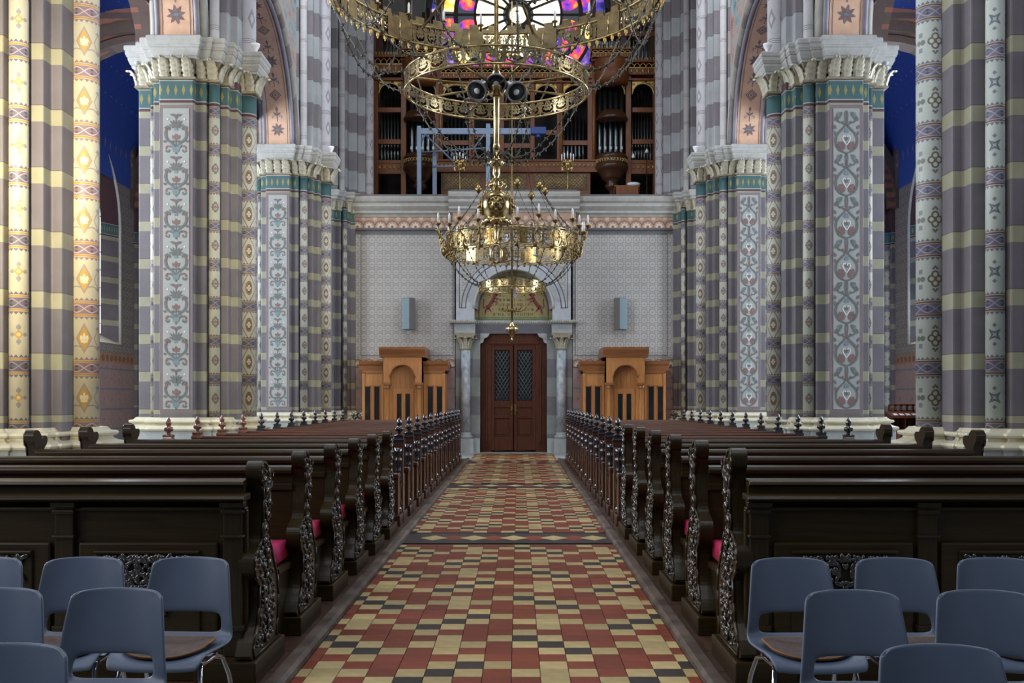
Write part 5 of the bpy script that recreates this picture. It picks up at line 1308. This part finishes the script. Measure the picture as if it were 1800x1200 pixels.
# ================================================================== CHAIRS
def chair_shell():
    P = [(-.235,.405),(-.225,.432),(-.17,.44),(-.08,.432),(.02,.428),(.10,.435),(.15,.452),(.178,.485),(.19,.525),(.20,.57),(.212,.63),(.228,.70),(.242,.76),(.252,.80),(.256,.815)]
    Wd = [.19,.20,.208,.212,.215,.217,.218,.216,.212,.206,.198,.190,.182,.176,.165]
    cols = [-1,-.93,-.72,-.40,0,.40,.72,.93,1]; b = MB(); vs = []
    for i, ((y, z), w_) in enumerate(zip(P, Wd)):
        up = max(0, min(1, (i-4)/4))
        for c in cols:
            q = abs(c)**2.5
            yy = y-q*.055*up; zz = z+q*.035*(1-up)*(1 if 1 < i else .3)
            if i == len(P)-1: zz = z-.012*abs(c)**4-(.02 if abs(c) > .98 else 0)
            if i == len(P)-2 and abs(c) > .98: zz -= .004
            vs.append((c*w_*(.965 if i >= len(P)-1 and abs(c) > .98 else 1), yy, zz))
    n = len(cols); fs = []
    for i in range(len(P)-1):
        for j in range(n-1):
            if i in (7, 8) and 2 <= j <= 5: continue
            fs.append((i*n+j, i*n+j+1, (i+1)*n+j+1, (i+1)*n+j))
    b.add(vs, fs, 0, True)
    return b
def make_chair():
    root = empty('stacking_chair', (0,0,0))
    sh = chair_shell().build('chair_shell', M['chair'], root, recalc=False)
    so = sh.modifiers.new('thickness', 'SOLIDIFY'); so.thickness = .014; so.offset = 0
    su = sh.modifiers.new('smooth', 'SUBSURF'); su.levels = 2; su.render_levels = 2
    for s in (-1, 1):
        b = MB(); b.tube([(s*.20,-.20,.012),(s*.185,-.17,.30),(s*.175,-.15,.385),(s*.16,-.10,.405),(s*.16,.06,.405),(s*.175,.12,.385),(s*.19,.16,.30),(s*.215,.24,.012)], .0105, 8); b.build('leg_frame', M['chrome'], root)
        for y in (-.20, .24):
            b = MB(); b.lathe([(.016,0),(.016,.03),(.012,.035)], (s*(.20 if y < 0 else .215), y, 0), 8); b.build('foot', M['black'], root)
    b = MB(); b.box(-.17,.17,.05,.075,.405,.42); b.box(-.17,.17,-.10,-.075,.405,.42); b.build('seat_bracket', M['chrome'], root)
    for s in (-1, 1):
        b = MB(); b.tube([(s*.193,-.183,.20),(s*.198,.19,.20)], .008, 6); b.build('side_bar', M['chrome'], root)
    return root
def pad_mesh():
    b = MB(); n = 40; ring = []
    hh = lambda x, y: .462+.030*abs(x/.19)**2.5+(.012*max(0,(y-.08)/.1))-(.004 if y < -.1 else 0)
    for i in range(n):
        a = 2*PI*i/n; k = .70
        x = .178*math.copysign(abs(math.cos(a))**k, math.cos(a)); y = -.03+.165*math.copysign(abs(math.sin(a))**k, math.sin(a)); ring.append((x, y))
    vs = []; fs = []
    for t, dz in ((1,-.006),(1,.004),(.97,.006),(.6,.008),(.25,.008)):
        for x, y in ring: vs.append((x*t, -.03+(y+.03)*t, hh(x*t, -.03+(y+.03)*t)+dz))
    for k in range(4):
        for i in range(n): fs.append((k*n+i, k*n+(i+1)%n, (k+1)*n+(i+1)%n, (k+1)*n+i))
    b.add(vs, fs+[tuple(range(4*n,5*n))], 0, True)
    b.tube([(x*1.0, -.03+(y+.03)*1.0, hh(x, y)+.002) for x, y in ring], .004, 5, mi=1, closed=True)
    return b.mesh('seat_pad', [M['felt'], M['felt_e']])
PAD = pad_mesh(); CH = make_chair(); kids = tree(None); first = True
CHS = [(-18,4.62,0,0,'leftmost of the rear row on the left'), (160,4.62,3,1,'middle of the rear row left of the aisle'), (338,4.62,-3,1,'nearest the aisle in the rear row on the left'),
       (8,3.86,2,0,'left edge of the second row on the left'), (213,3.86,-1,1,'nearest the aisle in the second row on the left'), (28,2.98,0,0,'lowest at the left bottom corner'),
       (1386,4.60,2,1,'nearest the aisle in the rear row on the right'), (1565,4.60,0,1,'middle of the rear row right of the aisle'), (1740,4.60,-2,1,'rightmost of the rear row right of the aisle'),
       (1490,3.82,0,1,'nearest the aisle in the second row on the right'), (1716,3.82,-2,1,'right end of the second row on the right'), (1640,2.97,0,0,'lowest at the right bottom edge')]
for px, d, rot, pad, lb in CHS:
    o = CH if first else copy_tree(CH, None, kids); first = False
    x = PX(px, d); o.location = (x, d-.25, 0.0); o.rotation_euler = (0,0,math.radians(rot)); tag(o, 'blue-grey plastic chair '+lb, 'chair', 'plastic stacking chairs')
    if pad: link('seat_pad', PAD, None, (x, d-.25, 0), math.radians(rot), label='brown felt pad on the chair '+lb.replace(' of the aisle',''), cat='seat pad', group='felt seat pads')
# floor under the chairs is raised with the platform on neither side; the chairs stand on the stone floor
# ================================================================== LEAFLET RACK
lx, ly = PX(1588, 30.2), 30.2
rk = empty('leaflet_rack', (lx, ly, 0), 'carved red-brown wooden rack with leaflets behind the right pews', 'rack')
b = MB(); b.box(-.42,.42,-.2,.3,0,.62); b.build('cabinet_body', M['door'], rk, bevel=.01)
for k in range(3):
    b = MB(); x = -.27+k*.27; b.box(x-.11,x+.11,-.225,-.2,.1,.56); b.build('cabinet_panel', M['copper'], rk, bevel=.015)
b = MB(); b.box(-.42,.42,.25,.3,.62,1.0); b.box(-.42,-.38,-.15,.3,.62,1.0); b.box(.38,.42,-.15,.3,.62,1.0); b.box(-.02,.02,-.15,.3,.62,1.0); b.box(-.46,.46,-.25,.3,.62,.66); b.build('open_shelf', M['door'], rk)
b = MB(); b.prism([(-.28,1.0),(-.28,1.07),(.3,1.2),(.3,1.0)], -.47, .47, ax='x'); b.build('sloping_top', M['door'], rk)
b = MB(); b.box(-.32,.45,.26,.32,1.18,1.24); b.box(-.32,.45,.26,.32,1.36,1.42)
for k in range(5): b.box(-.32+k*.18-.03, -.32+k*.18+.03, .26, .32, 1.2, 1.4)
b.build('pierced_back', M['door'], rk)
for k in range(4):
    b = MB(); x = -.30+k*.19; sl_ = lambda y: 1.07+(y+.28)*.2242+.004
    q = [(x-.07,-.22),(x+.06,-.22),(x+.08,-.02),(x-.05,-.02)]
    b.stack([[(a, c, sl_(c)+t) for a, c in q] for t in (0, .003)])
    link('leaflet', b.mesh('leaflet', M['leaflet']), None, (lx, ly, 0), label=f'printed leaflet on the sloping rack, {ORD[k]} from the left', cat='leaflet', group='leaflets on the rack')
# ================================================================== FLOWER STANDS
M['leafgreen'] = mat('dark_green_leaf', (.03,.055,.02), .5, var=.3); M['flower'] = mat('dull_red_flower', (.22,.03,.035), .6, var=.3); M['flower_p'] = mat('pale_flower', (.55,.50,.42), .6, var=.2)
for px, sd, fm in ((626, 'left', 'flower_p'), (1186, 'right', 'flower')):
    fs_ = empty('flower_stand', (PX(px, 26.6), 26.6, 0), f'slim stand with a small pot of flowers beside the {sd} confessional', 'plant', 'flower stands')
    b = MB(); b.lathe([(.16,0),(.16,.04),(.05,.07),(.035,.75),(.12,.80),(.12,.83)], n=14); b.build('stand', M['door'], fs_)
    b = MB(); b.lathe([(.08,.83),(.11,.98),(.12,1.02),(.10,1.02),(.0,1.0)], n=14); b.build('flower_pot', M['plinth'], fs_)
    rr = random.Random(px); b = MB(); b2 = MB()
    for k in range(40):
        a = rr.uniform(0, 2*PI); r_ = rr.uniform(.02,.16); z = 1.02+rr.uniform(.0,.2)*(1-r_*2)
        b.ell((r_*math.cos(a), r_*math.sin(a), z), .05, .02, .012, Matrix.Rotation(a, 3, 'Z')@Matrix.Rotation(rr.uniform(-.9,.3), 3, 'Y'), 6, 3)
        if k < 12: b2.ell((r_*math.cos(a+1), r_*math.sin(a+1), z+.05), .028, .028, .022, None, 6, 4)
    b.build('foliage', M['leafgreen'], fs_, kind='stuff'); b2.build('blossoms', M[fm], fs_, kind='stuff')
